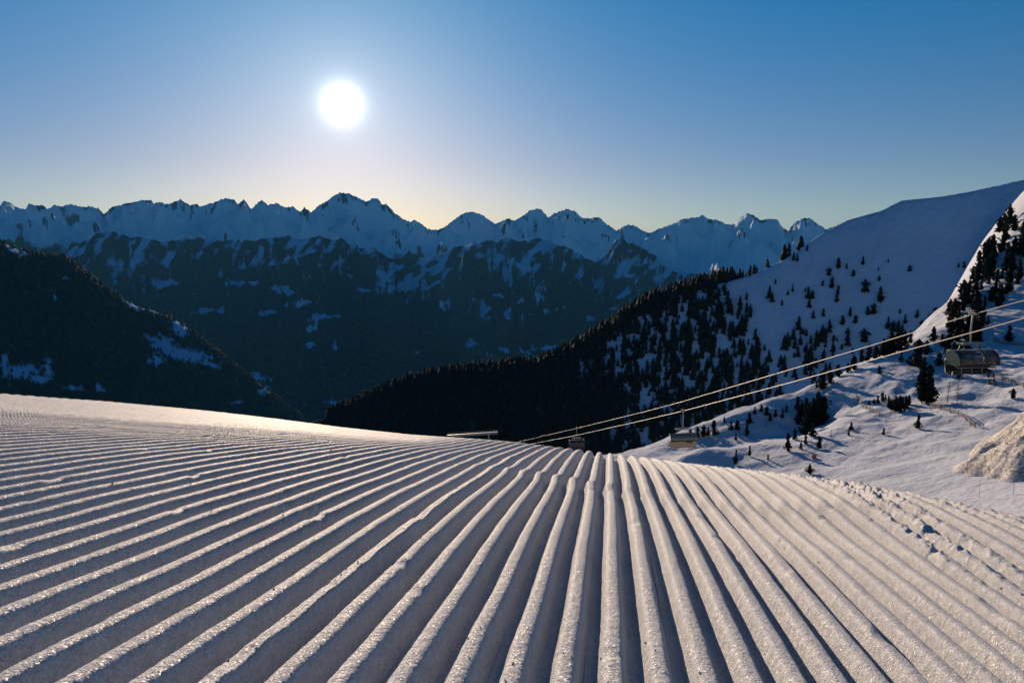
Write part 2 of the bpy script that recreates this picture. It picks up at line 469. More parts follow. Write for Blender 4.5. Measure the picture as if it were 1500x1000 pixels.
# ------------------------------------------------------------------ wooded mountainside across the gully
def dr(x, y): return 700 * math.exp(-0.0007 * (x - 1300) - 0.00055 * (y - 300))
SKR = [(380, 640), (480, 612), (530, 592), (600, 563), (650, 552), (720, 546), (790, 539), (840, 517), (880, 494), (940, 452), (1000, 431), (1060, 414), (1100, 404), (1150, 380), (1200, 345),
       (1240, 323), (1290, 309), (1320, 294), (1380, 288), (1420, 281), (1500, 263), (1600, 245), (1800, 225), (2100, 215)]
ctrl = []
for x, y in SKR:
    p = at(x, y, dr(x, y)); ctrl.append(p)
    h = p[:2] / np.linalg.norm(p[:2])
    for d_, fall in ((60, 14), (220, 90), (600, 330), (1200, 700)):
        e = p.copy(); e[:2] += h * d_; e[2] -= fall; ctrl.append(e)
    for dy in (45, 100, 170, 260, 360):
        yy = y + dy
        if x > 1420 and dy < 100: continue
        if yy < 760: ctrl.append(at(x, yy, dr(x, yy)))
for x, y, D in [(1500, 300, 588), (1500, 338, 548), (1458, 334, 582), (1600, 330, 520)]: ctrl.append(at(x, y, D))
RR = Rbf(ctrl, 1e-5)
_d = ray(np.array([a[0] for a in SKR], float), np.array([a[1] for a in SKR], float)); eR, aR = _d[:, 2] / np.hypot(_d[:, 0], _d[:, 1]), np.arctan2(_d[:, 0], _d[:, 1])
def z_side(X, Y, det=True):
    z = RR(X, Y); r = np.hypot(X, Y)
    z = z + 5 * fbm(X / 260, Y / 260, 3, 51) + 2.6 * ridged((X + Y * .4) / 170, (Y - X * .5) / 420, 3, 58)
    if det: z = z + 1.6 * fbm(X / 45, Y / 60, 4, 52) + 0.5 * np.abs(fbm(X / 16, Y / 22, 3, 56))
    lim = np.interp(np.arctan2(X, Y), aR, eR) * r
    return np.minimum(z, lim + 0.25 * pn(X / 9, Y / 9, 57))
def side_attrs(X, Y, Z):
    px, py = proj(np.stack([X, Y, Z], -1))
    # tree density used again when the trees are planted
    return px, py
def build_side():
    rs = np.concatenate([np.geomspace(330, 470, 50, endpoint=False), np.linspace(470, 1150, 270), np.geomspace(1160, 2600, 50)])
    X, Y = polar(-24, 54, 640, rs)
    Z = z_side(X, Y)
    n = fbm(X / 60, Y / 60, 4, 53)
    px, py = proj(np.stack([X, Y, Z], -1))
    snow = 1.2 - 1.5 * sstep(980, 700, px + 90 * n * 2 - 0.35 * (py - 430)) 
    snow = np.where(px < 650, -0.2 + 0 * snow, snow)
    snow = snow + 0.9 * np.maximum(fbm(X / 14, Y / 90, 3, 54), 0)
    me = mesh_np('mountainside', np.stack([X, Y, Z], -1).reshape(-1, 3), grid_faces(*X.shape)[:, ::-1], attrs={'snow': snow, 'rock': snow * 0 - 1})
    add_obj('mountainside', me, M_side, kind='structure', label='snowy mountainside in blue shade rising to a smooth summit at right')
build_side()

# ------------------------------------------------------------------ dark wooded hill on the left
def dl(x, y): return 3500 * math.exp(0.0013 * (x - 150) - 0.0013 * (y - 415))
SKL = [(-500, 330), (-200, 335), (-40, 345), (0, 356), (30, 370), (55, 374), (90, 377), (130, 402), (180, 438), (240, 459), (300, 500), (370, 555), (420, 592), (480, 640)]
ctrl = []
for x, y in SKL:
    p = at(x, y, dl(x, y)); ctrl.append(p)
    h = p[:2] / np.linalg.norm(p[:2])
    for d_, fall in ((150, 30), (700, 330), (1600, 900)):
        e = p.copy(); e[:2] += h * d_; e[2] -= fall; ctrl.append(e)
    for dy in (50, 110, 190, 290):
        yy = y + dy
        if yy < 700: ctrl.append(at(x, yy, dl(x, yy)))
RL = Rbf(ctrl, 1e-5)
def z_left(X, Y, det=True):
    z = RL(X, Y)
    z = z + 14 * fbm(X / 700, Y / 700, 4, 61)
    if det: z = z + 4 * fbm(X / 90, Y / 90, 3, 62)
    return z
def blobs(px, py, L, warp=6, seed=0):
    """mask of clearings; each has a place, half sizes and slant"""
    m = np.zeros_like(px)
    wx = warp * fbm(px / 22, py / 14, 3, 70 + seed); wy = warp * 0.6 * fbm(px / 18, py / 12, 3, 80 + seed)
    hf = fbm(px / 9, py / 4, 3, 75 + seed, 0.6) + 0.15
    for x, y, a, b, s in L:
        X = px + wx - x; Y = py + wy - y + s * (px - x)
        m = np.maximum(m, 1 - sstep(0.3, 1.5, np.hypot(X / a, Y / b) + 0.8 * hf))
    return m
CLR_L = [(30, 545, 38, 14, .1), (70, 540, 10, 22, 0), (60, 555, 20, 8, 0), (108, 567, 22, 5, 0), (148, 568, 10, 8, 0), (240, 505, 26, 20, -.35), (275, 520, 45, 12, -.1), (230, 528, 14, 12, 0),
         (262, 480, 16, 14, -.4), (200, 450, 12, 6, -.5), (385, 560, 12, 8, -.2), (385, 575, 10, 8, 0), (345, 590, 12, 4, .1), (78, 435, 4, 9, 0), (95, 408, 5, 4, 0), (8, 535, 8, 24, 0), (310, 535, 20, 6, -.2)]
def build_left():
    rs = np.concatenate([np.geomspace(1500, 2300, 50, endpoint=False), np.linspace(2300, 4800, 250), np.geomspace(4850, 7000, 20)])
    X, Y = polar(-55, -13, 420, rs)
    Z = z_left(X, Y)
    px, py = proj(np.stack([X, Y, Z], -1))
    snow = -0.12 + 0.95 * blobs(px, py, CLR_L, 5, 1) + 0.45 * np.maximum(fbm(X / 60, Y / 260, 3, 63) - 0.1, 0)
    sky_l = np.interp(px, [a[0] for a in SKL], [a[1] for a in SKL])
    rim = (1 - sstep(2, 7, np.abs(py - sky_l))) * sstep(170, 190, px) * (1 - sstep(235, 250, px)) + (1 - sstep(2, 5, np.abs(py - sky_l - 1))) * sstep(5, 12, px) * (1 - sstep(38, 46, px))
    snow = snow + 0.9 * rim
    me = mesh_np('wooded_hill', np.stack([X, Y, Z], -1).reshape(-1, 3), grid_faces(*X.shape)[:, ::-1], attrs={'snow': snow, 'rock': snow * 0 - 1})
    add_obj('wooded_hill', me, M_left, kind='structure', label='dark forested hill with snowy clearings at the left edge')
build_left()

# ------------------------------------------------------------------ far range and foothills
SKA = [(-300, 290), (-150, 285), (-60, 300), (0, 301), (5, 294), (16, 297), (22, 302), (38, 307), (42, 298), (55, 302), (62, 300), (72, 307), (80, 299), (90, 303), (102, 299), (118, 303), (132, 302), (143, 305), (152, 313),
       (165, 303), (182, 299), (200, 295), (220, 292), (226, 299), (233, 296), (243, 299), (251, 297), (264, 292), (278, 300), (290, 298), (292, 303), (305, 299), (318, 295), (330, 290), (344, 293), (348, 300), (357, 292), (368, 306),
       (383, 292), (392, 300), (405, 297), (415, 303), (430, 303), (440, 311), (446, 304), (456, 311), (465, 302), (480, 293), (492, 285), (498, 282), (512, 284), (524, 289), (536, 295), (545, 291), (553, 290), (560, 300), (565, 299), (570, 303), (578, 312), (590, 320), (600, 325),
       (606, 322), (616, 326), (626, 335), (642, 337), (655, 330), (668, 319), (680, 312), (690, 310), (703, 313), (715, 321), (725, 328), (737, 323), (745, 319), (752, 324), (765, 317), (775, 309), (786, 305), (794, 308), (803, 319), (812, 312), (822, 309), (830, 306), (842, 309), (852, 319), (862, 320),
       (877, 318), (890, 329), (903, 338), (913, 331), (922, 329), (932, 331), (942, 338), (953, 341), (968, 334), (985, 328), (998, 322), (1008, 320), (1020, 318), (1029, 315), (1040, 321), (1052, 322), (1065, 329), (1076, 328), (1085, 319), (1094, 313), (1104, 315), (1114, 322), (1127, 320), (1138, 321), (1146, 333),
       (1154, 338), (1165, 325), (1174, 320), (1186, 319), (1195, 326), (1210, 336), (1225, 330), (1260, 322), (1400, 315), (1600, 318), (1900, 310)]
SKA = np.array(SKA, float)
def tanel(px, py):
    d = ray(px, py); return d[..., 2] / np.hypot(d[..., 0], d[..., 1]), np.arctan2(d[..., 0], d[..., 1])
eA, aA = tanel(SKA[:, 0], SKA[:, 1])
def range_grid(az0, az1, na, nr, esk, ask, rcr, depth, zfoot, rfoot, seed, jag, amp, soft=0.0):
    A = np.radians(np.interp(np.linspace(0, 1, na), [0, 0.05, 0.95, 1], [az0, -36, min(36, az1 - 2), az1]))
    e = np.interp(A, ask, esk)
    e = e + jag * fbm(A * 900, A * 0 + seed, 3, seed)
    rcv = rcr * (1 + depth * fbm(A * 7, A * 0, 3, seed + 1))
    e = e + soft * fbm(A * 70, A * 0, 3, seed + 9)
    t = np.concatenate([np.linspace(-0.35, 0, 24, endpoint=False), np.linspace(0, 1, nr) ** 1.15])[:, None]      # 0 at the crest, 1 at the foot
    R = rcv[None] * (1 - t) + rfoot * t
    R = np.where(t < 0, rcv[None] * (1 - t * 0.8), R)
    X = R * np.sin(A); Y = R * np.cos(A)
    zc = (e * rcv)[None]
    # ridges and ravines running down from the crest, folded by noise
    wx = 500 * fbm(X / 2600, Y / 2600, 3, seed + 2); wy = 500 * fbm(X / 2600, Y / 2600, 3, seed + 3)
    rd = ridged((X + wx) / 1500, (Y + wy) / 2600, 6, seed + 4, 0.52) - 1.0
    rd2 = fbm(X / 260, Y / 420, 4, seed + 6)
    env = sstep(0, 0.10, t) * (1 - 0.75 * sstep(0.5, 1, t))
    prof = np.where(t >= 0, (1 - t) ** 1.35, 1.0)
    Z = zfoot + (zc - zfoot) * prof - np.where(t < 0, -t * rcv * 0.5, 0)
    Z = Z + env * amp * (rd - 0.35) + sstep(0.0, 0.05, t) * 34 * rd2
    lim = e[None] * R - 0.004 * R * sstep(0, 0.05, t)             # keep what lies in front below the skyline
    Z = np.where(t > 0, np.minimum(Z, lim + 0 * Z), Z)
    return A, t, X, Y, Z, rd, rd2
CLR_A = [(455, 368, 16, 5, .35), (430, 377, 22, 4, .35), (400, 385, 10, 4, .3), (355, 391, 8, 4, 0), (350, 415, 20, 4, 0), (372, 415, 9, 4, 0), (415, 425, 18, 8, -.1), (445, 444, 26, 5, .1), (400, 458, 26, 5, .15),
         (470, 465, 24, 6, 0), (455, 480, 10, 8, 0), (455, 505, 14, 6, .2), (245, 415, 26, 6, .25), (300, 455, 26, 5, .15), (325, 452, 8, 8, 0), (390, 590, 12, 5, 0), (380, 552, 24, 7, -.3), (385, 572, 12, 8, 0),
         (508, 402, 10, 4, -.6), (558, 402, 9, 6, 0), (565, 412, 13, 2.5, .2), (573, 424, 10, 8, 0), (535, 425, 20, 3, 0), (630, 378, 34, 6, .35), (640, 372, 22, 5, .3), (632, 418, 14, 5, .5), (650, 447, 6, 9, 0), (490, 508, 5, 7, 0),
         (640, 555, 12, 4, 0), (612, 515, 10, 4, 0), (490, 590, 24, 4, -.15), (520, 597, 20, 4, 0), (710, 455, 12, 14, -.5), (745, 460, 8, 10, 0), (765, 390, 12, 12, -.3), (740, 402, 8, 8, 0), (795, 420, 12, 8, -.3), (790, 434, 9, 7, -.4),
         (733, 434, 13, 4, -.3), (762, 440, 6, 5, 0), (800, 456, 9, 3, 0), (848, 402, 9, 5, .4), (875, 419, 7, 3, .4), (915, 403, 20, 4, 0), (912, 432, 14, 4, .45), (950, 440, 14, 4, .35), (897, 452, 8, 4, 0), (1005, 396, 16, 6, .3), (1003, 402, 8, 4, .2),
         (1015, 418, 8, 3, 0), (800, 510, 24, 6, .1), (770, 516, 14, 4, -.3), (735, 512, 16, 5, -.2), (790, 525, 26, 4, .1), (720, 520, 14, 4, -.4), (690, 502, 12, 5, -.2), (865, 466, 8, 4, 0), (830, 452, 10, 3, 0), (700, 440, 7, 5, 0), (925, 320, 1, 1, 0), (1050, 380, 10, 5, -.4)]
def build_range():
    A, t, X, Y, Z, rd, rd2 = range_grid(-50, 46, 1000, 190, eA, aA, 14500, 0.05, -700, 8200, 90, 0.0020, 480)
    px, py = proj(np.stack([X, Y, Z], -1))
    g0 = np.gradient(Z, axis=0) / (np.hypot(np.gradient(X, axis=0), np.gradient(Y, axis=0)) + 1)
    tl = 352 + 14 * fbm(px / 60, py / 60, 3, 93) + np.interp(px, [0, 300, 500, 650, 800, 900, 1000, 1100, 1200], [-8, 0, 6, 10, 8, 20, 50, 60, 60])
    snow = 1.3 - 1.7 * sstep(-18, 26, py - tl + 26 * (rd - 0.6))
    snow = np.maximum(snow, 0.9 * blobs(px, py, CLR_A, 5, 2)) 
    aw = A[None] + 0.006 * fbm(X / 900, Y / 900, 2, 95)
    streak = fbm(aw * 190, t * 9, 4, 96, 0.6)                 # gullies and bare ribs run down the fall line
    near_top = np.exp(-np.maximum(t, 0) / 0.05)
    rock = -0.05 + 3.2 * np.maximum(streak + 0.03, 0) * sstep(-0.2, 0.35, rd - 0.55 + 0.5 * fbm(X / 1500, Y / 1500, 2, 97)) + 0.9 * near_top * sstep(-0.05, 0.25, streak + 0.4 * rd2) + 0.9 * np.maximum(rd2 - 0.1, 0)
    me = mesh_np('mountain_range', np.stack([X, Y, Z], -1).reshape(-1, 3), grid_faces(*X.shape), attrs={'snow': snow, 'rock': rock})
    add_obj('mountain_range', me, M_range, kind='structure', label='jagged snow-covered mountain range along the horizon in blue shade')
    SKB = np.array([(-300, 400), (0, 400), (60, 392), (84, 378), (110, 362), (150, 341), (165, 338), (200, 346), (250, 354), (300, 353), (350, 352), (420, 348), (470, 346), (500, 352), (530, 366), (570, 384), (600, 388), (640, 374), (690, 355), (750, 350), (800, 352),
                    (830, 358), (855, 376), (872, 388), (890, 372), (900, 356), (915, 350), (930, 356), (955, 374), (985, 396), (1040, 404), (1100, 416), (1200, 430), (1600, 440)], float)
    eB, aB = tanel(SKB[:, 0], SKB[:, 1])
    A, t, X, Y, Z, rd, rd2 = range_grid(-50, 30, 900, 230, eB, aB, 10500, 0.05, -1080, 4300, 110, 0.0010, 380, 0.006)
    px, py = proj(np.stack([X, Y, Z], -1))
    snow = -0.15 + 0.30 * np.maximum(fbm(px / 30, py / 12, 3, 99), 0) + 0.98 * blobs(px, py, CLR_A, 6, 2)
    snow = snow + 0.62 * sstep(0.12, 0.4, fbm(A[None] * 130 + 0.8 * fbm(X / 900, Y / 900, 2, 93), t * 7, 4, 92)) * (1 - sstep(0.1, 0.75, t))
    top = (1 - sstep(0.0, 0.17 + 0.10 * fbm(A[None] * 90, t * 3, 3, 94), t))
    snow = np.maximum(snow, 1.0 * top * sstep(-0.3, 0.4, fbm(px / 16 + py / 30, py / 30, 3, 98)) * 0.9)
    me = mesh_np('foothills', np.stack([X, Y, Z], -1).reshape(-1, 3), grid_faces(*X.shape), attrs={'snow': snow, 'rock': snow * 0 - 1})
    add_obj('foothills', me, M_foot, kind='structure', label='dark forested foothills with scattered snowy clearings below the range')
build_range()
# valley floor reaching the horizon
gx = np.linspace(-60000, 60000, 41); GX, GY = np.meshgrid(gx, np.linspace(-20000, 70000, 41))
GZ = -1150 + 25 * fbm(GX / 9000, GY / 9000, 2, 120)
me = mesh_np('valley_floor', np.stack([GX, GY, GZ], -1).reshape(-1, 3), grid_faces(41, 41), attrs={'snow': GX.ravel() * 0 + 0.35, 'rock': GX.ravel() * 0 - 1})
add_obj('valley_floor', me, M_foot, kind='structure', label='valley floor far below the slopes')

# ------------------------------------------------------------------ dry, wind-blown mound at the right edge
M_mound, nt, b = mat('wind_scoured_snow')
g = nt.nodes.new('ShaderNodeTexCoord')
n1 = nd(nt, 'ShaderNodeTexNoise', Scale=1.8, Detail=9.0, Roughness=0.75)
mp = nt.nodes.new('ShaderNodeMapping'); mp.inputs['Scale'].default_value = (0.5, 1.0, 2.6); mp.inputs['Rotation'].default_value = (0.3, 0.6, 0.2)
nt.links.new(g.outputs['Object'], mp.inputs['Vector']); nt.links.new(mp.outputs[0], n1.inputs['Vector'])
nt.links.new(ramp(nt, n1.outputs['Fac'], [(0.36, (0.22, 0.17, 0.12)), (0.47, (0.46, 0.42, 0.37)), (0.56, (0.66, 0.66, 0.68))]), b.inputs['Base Color'])
bp = nd(nt, 'ShaderNodeBump', Strength=0.8, Distance=0.15); nt.links.new(n1.outputs['Fac'], bp.inputs['Height']); nt.links.new(bp.outputs[0], b.inputs['Normal'])
b.inputs['Roughness'].default_value = 0.9; b.inputs['Specular IOR Level'].default_value = 0.0
mc = cast(lambda X, Y: z_near(np.asarray(X), np.asarray(Y), False), 1606, 650, 60, 400)
RMX = (1606 - 1426) / F * mc[1]; RMY = 15.0; HM = 135 / F * mc[1]
def z_mound(X, Y):
    dx = (X - mc[0]) / RMX; dy = (Y - mc[1]) / RMY
    q = np.clip(1 - np.sqrt(dx * dx + dy * dy) * (1 + 0.16 * fbm(X / 6, Y / 6, 2, 134)), 0, 1); q = q - 0.12 * np.clip((q - 0.7) / 0.3, 0, 1) ** 2
    n = 1.1 * fbm(X / 4.5, Y / 4.5, 4, 130) + 0.10 * np.abs(fbm((X + Y) / 1.4, (Y - X) / 0.6, 3, 131))
    return z_near(X, Y) - 0.25 + HM * q ** 0.9 + n * np.minimum(q * 6, 1)
mx_, my_ = np.meshgrid(np.linspace(mc[0] - RMX, mc[0] + RMX, 190), np.linspace(mc[1] - RMY, mc[1] + RMY, 170))
me = mesh_np('mound', np.stack([mx_, my_, z_mound(mx_, my_)], -1).reshape(-1, 3), grid_faces(170, 190))
add_obj('mound', me, M_mound, kind='structure', label='steep mound of scoured snow and brown grass at the right edge')
M_grass = flat_mat('dry_grass', (0.20, 0.14, 0.08), 0.8, var=0.4, scale=2.0, spec=0.1)
V = []; Fc = []
for i in range(2600):
    x = mc[0] + rng.uniform(-.97, .5) * RMX; y = mc[1] + rng.uniform(-.95, .3) * RMY
    q = 1 - ((x - mc[0]) / RMX) ** 2 - ((y - mc[1]) / RMY) ** 2
    if q < 0.03 or pn(x / 1.5, y / 1.5, 133) < -0.05: continue
    z = float(z_mound(x, y)); a = rng.uniform(0, 6.28); h = rng.uniform(0.2, 0.6); le = rng.uniform(-.15, .15, 2); w_ = rng.uniform(0.02, 0.05)
    k = len(V); V += [(x - w_ * math.cos(a), y - w_ * math.sin(a), z - .03), (x + w_ * math.cos(a), y + w_ * math.sin(a), z - .03), (x + le[0], y + le[1], z + h)]
    Fc.append((k, k + 1, k + 2))
add_obj('dry_grass', mesh_np('dry_grass', V, Fc, False), M_grass, kind='stuff', label='dry grass stalks sticking out of the mound')

# ------------------------------------------------------------------ trees
M_bark = flat_mat('bark', (0.06, 0.045, 0.035), 0.9, scale=6)
M_needle = flat_mat('dark_needles', (0.014, 0.022, 0.018), 0.85, var=0.5, scale=1.2, spec=0.05)
M_twig = flat_mat('bare_twigs', (0.075, 0.055, 0.045), 0.9, scale=4, spec=0.1)
M_snowcap = flat_mat('snow_cap', (0.7, 0.72, 0.76), 0.8, var=0.06, scale=2, spec=0.1)

def ring_tube(path, rad, k=6):
    V = []; Fq = []
    path = [Vector(p) for p in path]
    for i, p in enumerate(path):
        d = (path[min(i + 1, len(path) - 1)] - path[max(i - 1, 0)]).normalized()
        a = d.cross(Vector((0, 0, 1)) if abs(d.z) < 0.95 else Vector((1, 0, 0))).normalized(); c = d.cross(a)
        r = rad[i] if hasattr(rad, '__len__') else rad
        for j in range(k):
            t = 2 * math.pi * j / k; V.append(tuple(p + (a * math.cos(t) + c * math.sin(t)) * r))
    for i in range(len(path) - 1):
        for j in range(k):
            Fq.append((i * k + j, i * k + (j + 1) % k, (i + 1) * k + (j + 1) % k, (i + 1) * k + j))
    return V, Fq

def py_mesh(name, V, Fq, smooth=False):
    me = bpy.data.meshes.new(name); me.from_pydata([tuple(v) for v in V], [], Fq)
    if smooth:
        for p in me.polygons: p.use_smooth = True
    me.update(); return me

def crown_np(R, seed, clumps, size, width=0.19, shape='pine'):
    """unit-height crown: whorls of drooping jagged branch clumps round a thin core"""
    r_ = np.random.RandomState(seed)
    V = []; Fc = []
    core = 9; rings = 7
    lean = r_.uniform(-0.03, 0.03, 2)
    ph = r_.uniform(0, 6.28, 4)
    def prof(t):
        if shape == 'pine': return width * (min(1, (1 - t) * 2.0) ** 0.75) * (0.72 + 0.28 * math.sin(ph[0] + t * 9)) * (0.55 + 0.45 * min(1, t * 5))
        return width * (1 - t) ** 0.85 * (0.8 + 0.2 * math.sin(ph[0] + t * 14))
    for i in range(rings):
        t = i / (rings - 1); z = 0.08 + 0.92 * t
        for j in range(core):
            a = 2 * math.pi * j / core; rr_ = prof(t) * 0.62 * r_.uniform(0.6, 1.1) + 0.004
            V.append((rr_ * math.cos(a) + lean[0] * t, rr_ * math.sin(a) + lean[1] * t, z + r_.uniform(-.03, .03)))
    for i in range(rings - 1):
        for j in range(core):
            a, b_, c, d = i * core + j, i * core + (j + 1) % core, (i + 1) * core + (j + 1) % core, (i + 1) * core + j
            Fc += [(a, b_, c), (a, c, d)]
    for i in range(clumps):
        t = r_.uniform(0, 0.97) ** 1.15; a = r_.uniform(0, 6.283); z = 0.07 + 0.92 * t
        lump = 0.8 + 0.35 * math.sin(a * 2 + ph[1] + t * 7) 
        rr_ = prof(t) * r_.uniform(0.55, 1.12) * lump
        c = np.array([rr_ * math.cos(a) + lean[0] * t, rr_ * math.sin(a) + lean[1] * t, z])
        out = np.array([math.cos(a), math.sin(a), r_.uniform(-0.5, 0.35)]); side = np.array([-math.sin(a), math.cos(a), r_.uniform(-.3, .3)])
        s_ = size * r_.uniform(0.6, 1.3) * (1.1 - 0.5 * t)
        k = len(V)
        V += [tuple(c - out * s_ * .7 + side * s_ * .2), tuple(c + out * s_ + side * s_ * .1), tuple(c + side * s_ * .8 - np.array([0, 0, s_ * .4])), tuple(c - side * s_ * .75 - np.array([0, 0, s_ * .3])),
              tuple(c + np.array([0, 0, s_ * .7]) + out * s_ * .2)]
        Fc += [(k, k + 1, k + 2), (k, k + 3, k + 1), (k + 4, k + 2, k + 3), (k, k + 4, k + 1)]
    return np.array(V), np.array(Fc)

TREE = {}
def protos():
    for kind, n, cl, sz, wd, shp in (('near', 4, 560, 0.042, 0.20, 'pine'), ('mid', 6, 170, 0.070, 0.24, 'pine'), ('spire', 3, 260, 0.045, 0.16, 'cone')):
        L = []
        for i in range(n):
            V, Fc = crown_np(1, 200 + i + n * 7 + cl, cl, sz, wd * (0.85 + 0.12 * i), shp)
            cm = mesh_np('crown', V, Fc, False); cm.materials.append(M_needle)
            tv, tf = ring_tube([(0, 0, -0.05), (0, 0, 0.5), (0, 0, 0.9)], [0.022, 0.015, 0.005], 5)
            tm = py_mesh('trunk', tv, tf, True); tm.materials.append(M_bark)
            L.append((tm, cm))
        TREE[kind] = L
    L = []
    for i in range(3):
        r_ = np.random.RandomState(900 + i); V = []; Fq = []
        for j in range(95):
            t = r_.uniform(0.1, 0.97); a = r_.uniform(0, 6.28); ln = 0.20 * (1 - t) ** 0.7 * r_.uniform(0.6, 1.1) + 0.02; up = r_.uniform(-.1, .35)
            p0 = Vector((0, 0, t)); p1 = p0 + Vector((math.cos(a), math.sin(a), up)) * ln; pm = (p0 + p1) / 2 + Vector((0, 0, 0.012))
            v, f = ring_tube([p0, pm, p1], [0.0045, 0.003, 0.001], 3); k = len(V); V += v; Fq += [tuple(q + k for q in x) for x in f]
            for m_ in range(3):
                q0 = p0.lerp(p1, r_.uniform(.35, .9)); a2 = a + r_.choice([-1, 1]) * r_.uniform(.5, 1.1); q1 = q0 + Vector((math.cos(a2), math.sin(a2), r_.uniform(-.4, .5))) * ln * 0.4
                v, f = ring_tube([q0, q1], [0.0022, 0.0008], 3); k = len(V); V += v; Fq += [tuple(q + k for q in x) for x in f]
        cm = py_mesh('branches', V, Fq); cm.materials.append(M_twig)
        tv, tf = ring_tube([(0, 0, -0.03), (0.01, 0, 0.5), (0, 0, 1.0)], [0.016, 0.010, 0.002], 5); tm = py_mesh('trunk', tv, tf, True); tm.materials.append(M_bark)
        L.append((tm, cm))
    TREE['bare'] = L
protos()
def plant(P, h, kind, name, label, group=None, cat='tree', fat=1.0):
    tm, cm = TREE[kind][rng.randint(len(TREE[kind]))]
    root = add_obj(name, None, label=label, cat=cat, group=group, loc=(P[0], P[1], P[2] - 0.02 * h))
    fw_ = rng.uniform(.72, 1.3); root.scale = (h * fat * fw_ * rng.uniform(.9, 1.1), h * fat * fw_ * rng.uniform(.9, 1.1), h)
    root.rotation_euler = (rng.uniform(-.03, .03), rng.uniform(-.03, .03), rng.uniform(0, 6.28))
    root.empty_display_size = 0.1
    add_obj('trunk', tm, parent=root)
    add_obj('branches' if kind == 'bare' else 'crown', cm, parent=root)
    return root
def z_near_s(X, Y): return z_near(np.asarray(X, float), np.asarray(Y, float))
def plant_px(x, y, hp, kind='mid', label='', group=None, name='conifer', fat=1.0, cat='tree', zf=None):
    P = cast(zf or z_near_s, x, y, 60 if zf is None else 430, 500 if zf is None else 1500, 300)
    if P is None: return None
    return plant(P, hp * math.hypot(P[0], P[1]) / F, kind, name, label, group, cat, fat)

# prominent trees of the near slope, each with its own words
NEARLIST = [
 (1350, 590, 62, 'near', 'tallest dark pine left of the right-hand chair, one of a close pair'),
 (1362, 592, 54, 'near', 'slightly shorter dark pine of the close pair, its right-hand half'),
 (1344, 628, 20, 'near', 'lone small pine on open snow below the tall pair, casting a long shadow'),
 (1294, 637, 11, 'mid', 'tiny spreading conifer alone left of the lone small pine'),
 (1247, 630, 12, 'mid', 'upper of two tiny conifers on the sunny shoulder'),
 (1243, 638, 10, 'mid', 'lower of two tiny conifers on the sunny shoulder'),
 (1200, 657, 19, 'mid', 'slender young pine standing alone below the dense clump'),
 (1180, 650, 14, 'mid', 'small pine at the foot of the dense clump, right of the ragged one'),
 (1173, 658, 12, 'mid', 'short pine stub just left of the slender young pine'),
 (1154, 662, 29, 'mid', 'ragged pine leading the dense clump at its lower left'),
 (1098, 668, 17, 'near', 'right-hand one of two dark pines just above the piste brow'),
 (1077, 680, 23, 'near', 'left-hand taller one of two dark pines just above the piste brow'),
 (1125, 673, 9, 'mid', 'tiny thin sapling right of the two pines above the brow'),
 (1484, 584, 14, 'mid', 'small dark conifer above the brown mound at the right edge'),
 (1204, 570, 28, 'mid', 'broad dark pine where the sunny rim meets the dense clump'),
 (1376, 536, 19, 'mid', 'single dark conifer between the tall pair and the lift chair, farther up'),
 (1478, 500, 22, 'mid', 'dark bushy conifer right of the lift chair hanger'),
 (1344, 538, 38, 'mid', 'tall dark conifer on the slope above the close pair'),
]
for x, y, h, k, lab in NEARLIST: plant_px(x, y, h, k, lab)
for x, y, h, lab in ((1311, 590, 24, 'leafless brown larch above the clump of low pines'), (1388, 590, 30, 'leafless grey larch left of the other below the lift chair'),
                     (1402, 591, 33, 'leafless grey larch right of the other below the lift chair'), (1043, 652, 10, 'faint leafless shrub in the blue shaded bank'), (1122, 626, 15, 'leafless larch among the pines on the rim'),
                     (1217, 641, 13, 'dead leaning snag on the sunny shoulder')):
    plant_px(x, y, h, 'bare', lab, name='larch')
plant_px(1186, 694, 15, 'near', 'round dark bush just above the edge of the piste', name='bush', fat=2.2, cat='bush')
GROUPS = [
 ('pines in the dense clump on the sunny shoulder', 'dark pine standing in the dense clump on the sunny shoulder',
  [(1170, 622, 28), (1178, 637, 34), (1185, 628, 38), (1192, 622, 38), (1199, 624, 50), (1205, 620, 40), (1164, 644, 18), (1189, 640, 22), (1196, 612, 30), (1174, 610, 24), (1182, 606, 24), (1168, 600, 20)]),
 ('pines along the rim of the shaded bank', 'dark pine on the rim of the blue shaded bank left of the clump',
  [(1123, 609, 15), (1128, 617, 12), (1136, 611, 13), (1146, 612, 14), (1071, 630, 15), (1080, 630, 16), (1078, 645, 12), (1094, 638, 22), (1098, 621, 18), (1046, 638, 24), (1031, 640, 19), (1037, 638, 14), (1022, 641, 18), (1061, 619, 9), (1012, 640, 14), (1105, 607, 13), (1115, 603, 12), (1152, 604, 12)]),
 ('low pines left of the close pair', 'low dark pine in the clump left of the tall close pair',
  [(1273, 593, 8), (1280, 592, 8), (1286, 590, 11), (1293, 588, 14), (1302, 598, 18), (1306, 600, 15), (1311, 602, 21), (1318, 603, 23), (1322, 598, 17), (1327, 598, 18), (1331, 593, 14), (1297, 586, 8)]),
 ('pines where the sunny rim rises', 'dark pine along the rising sunny rim above the lower rope',
  [(1216, 562, 20), (1228, 552, 18), (1242, 546, 14), (1250, 542, 22), (1262, 532, 22), (1270, 530, 18), (1294, 522, 25), (1300, 520, 22), (1305, 518, 30), (1316, 515, 28), (1283, 526, 20), (1325, 508, 22), (1334, 503, 18), (1358, 520, 20), (1368, 500, 20), (1390, 480, 16), (1380, 508, 18), (1288, 548, 12), (1320, 530, 14)]),
]
ORD = ('leftmost second third fourth fifth sixth seventh eighth ninth tenth eleventh twelfth thirteenth fourteenth fifteenth sixteenth seventeenth eighteenth nineteenth').split()
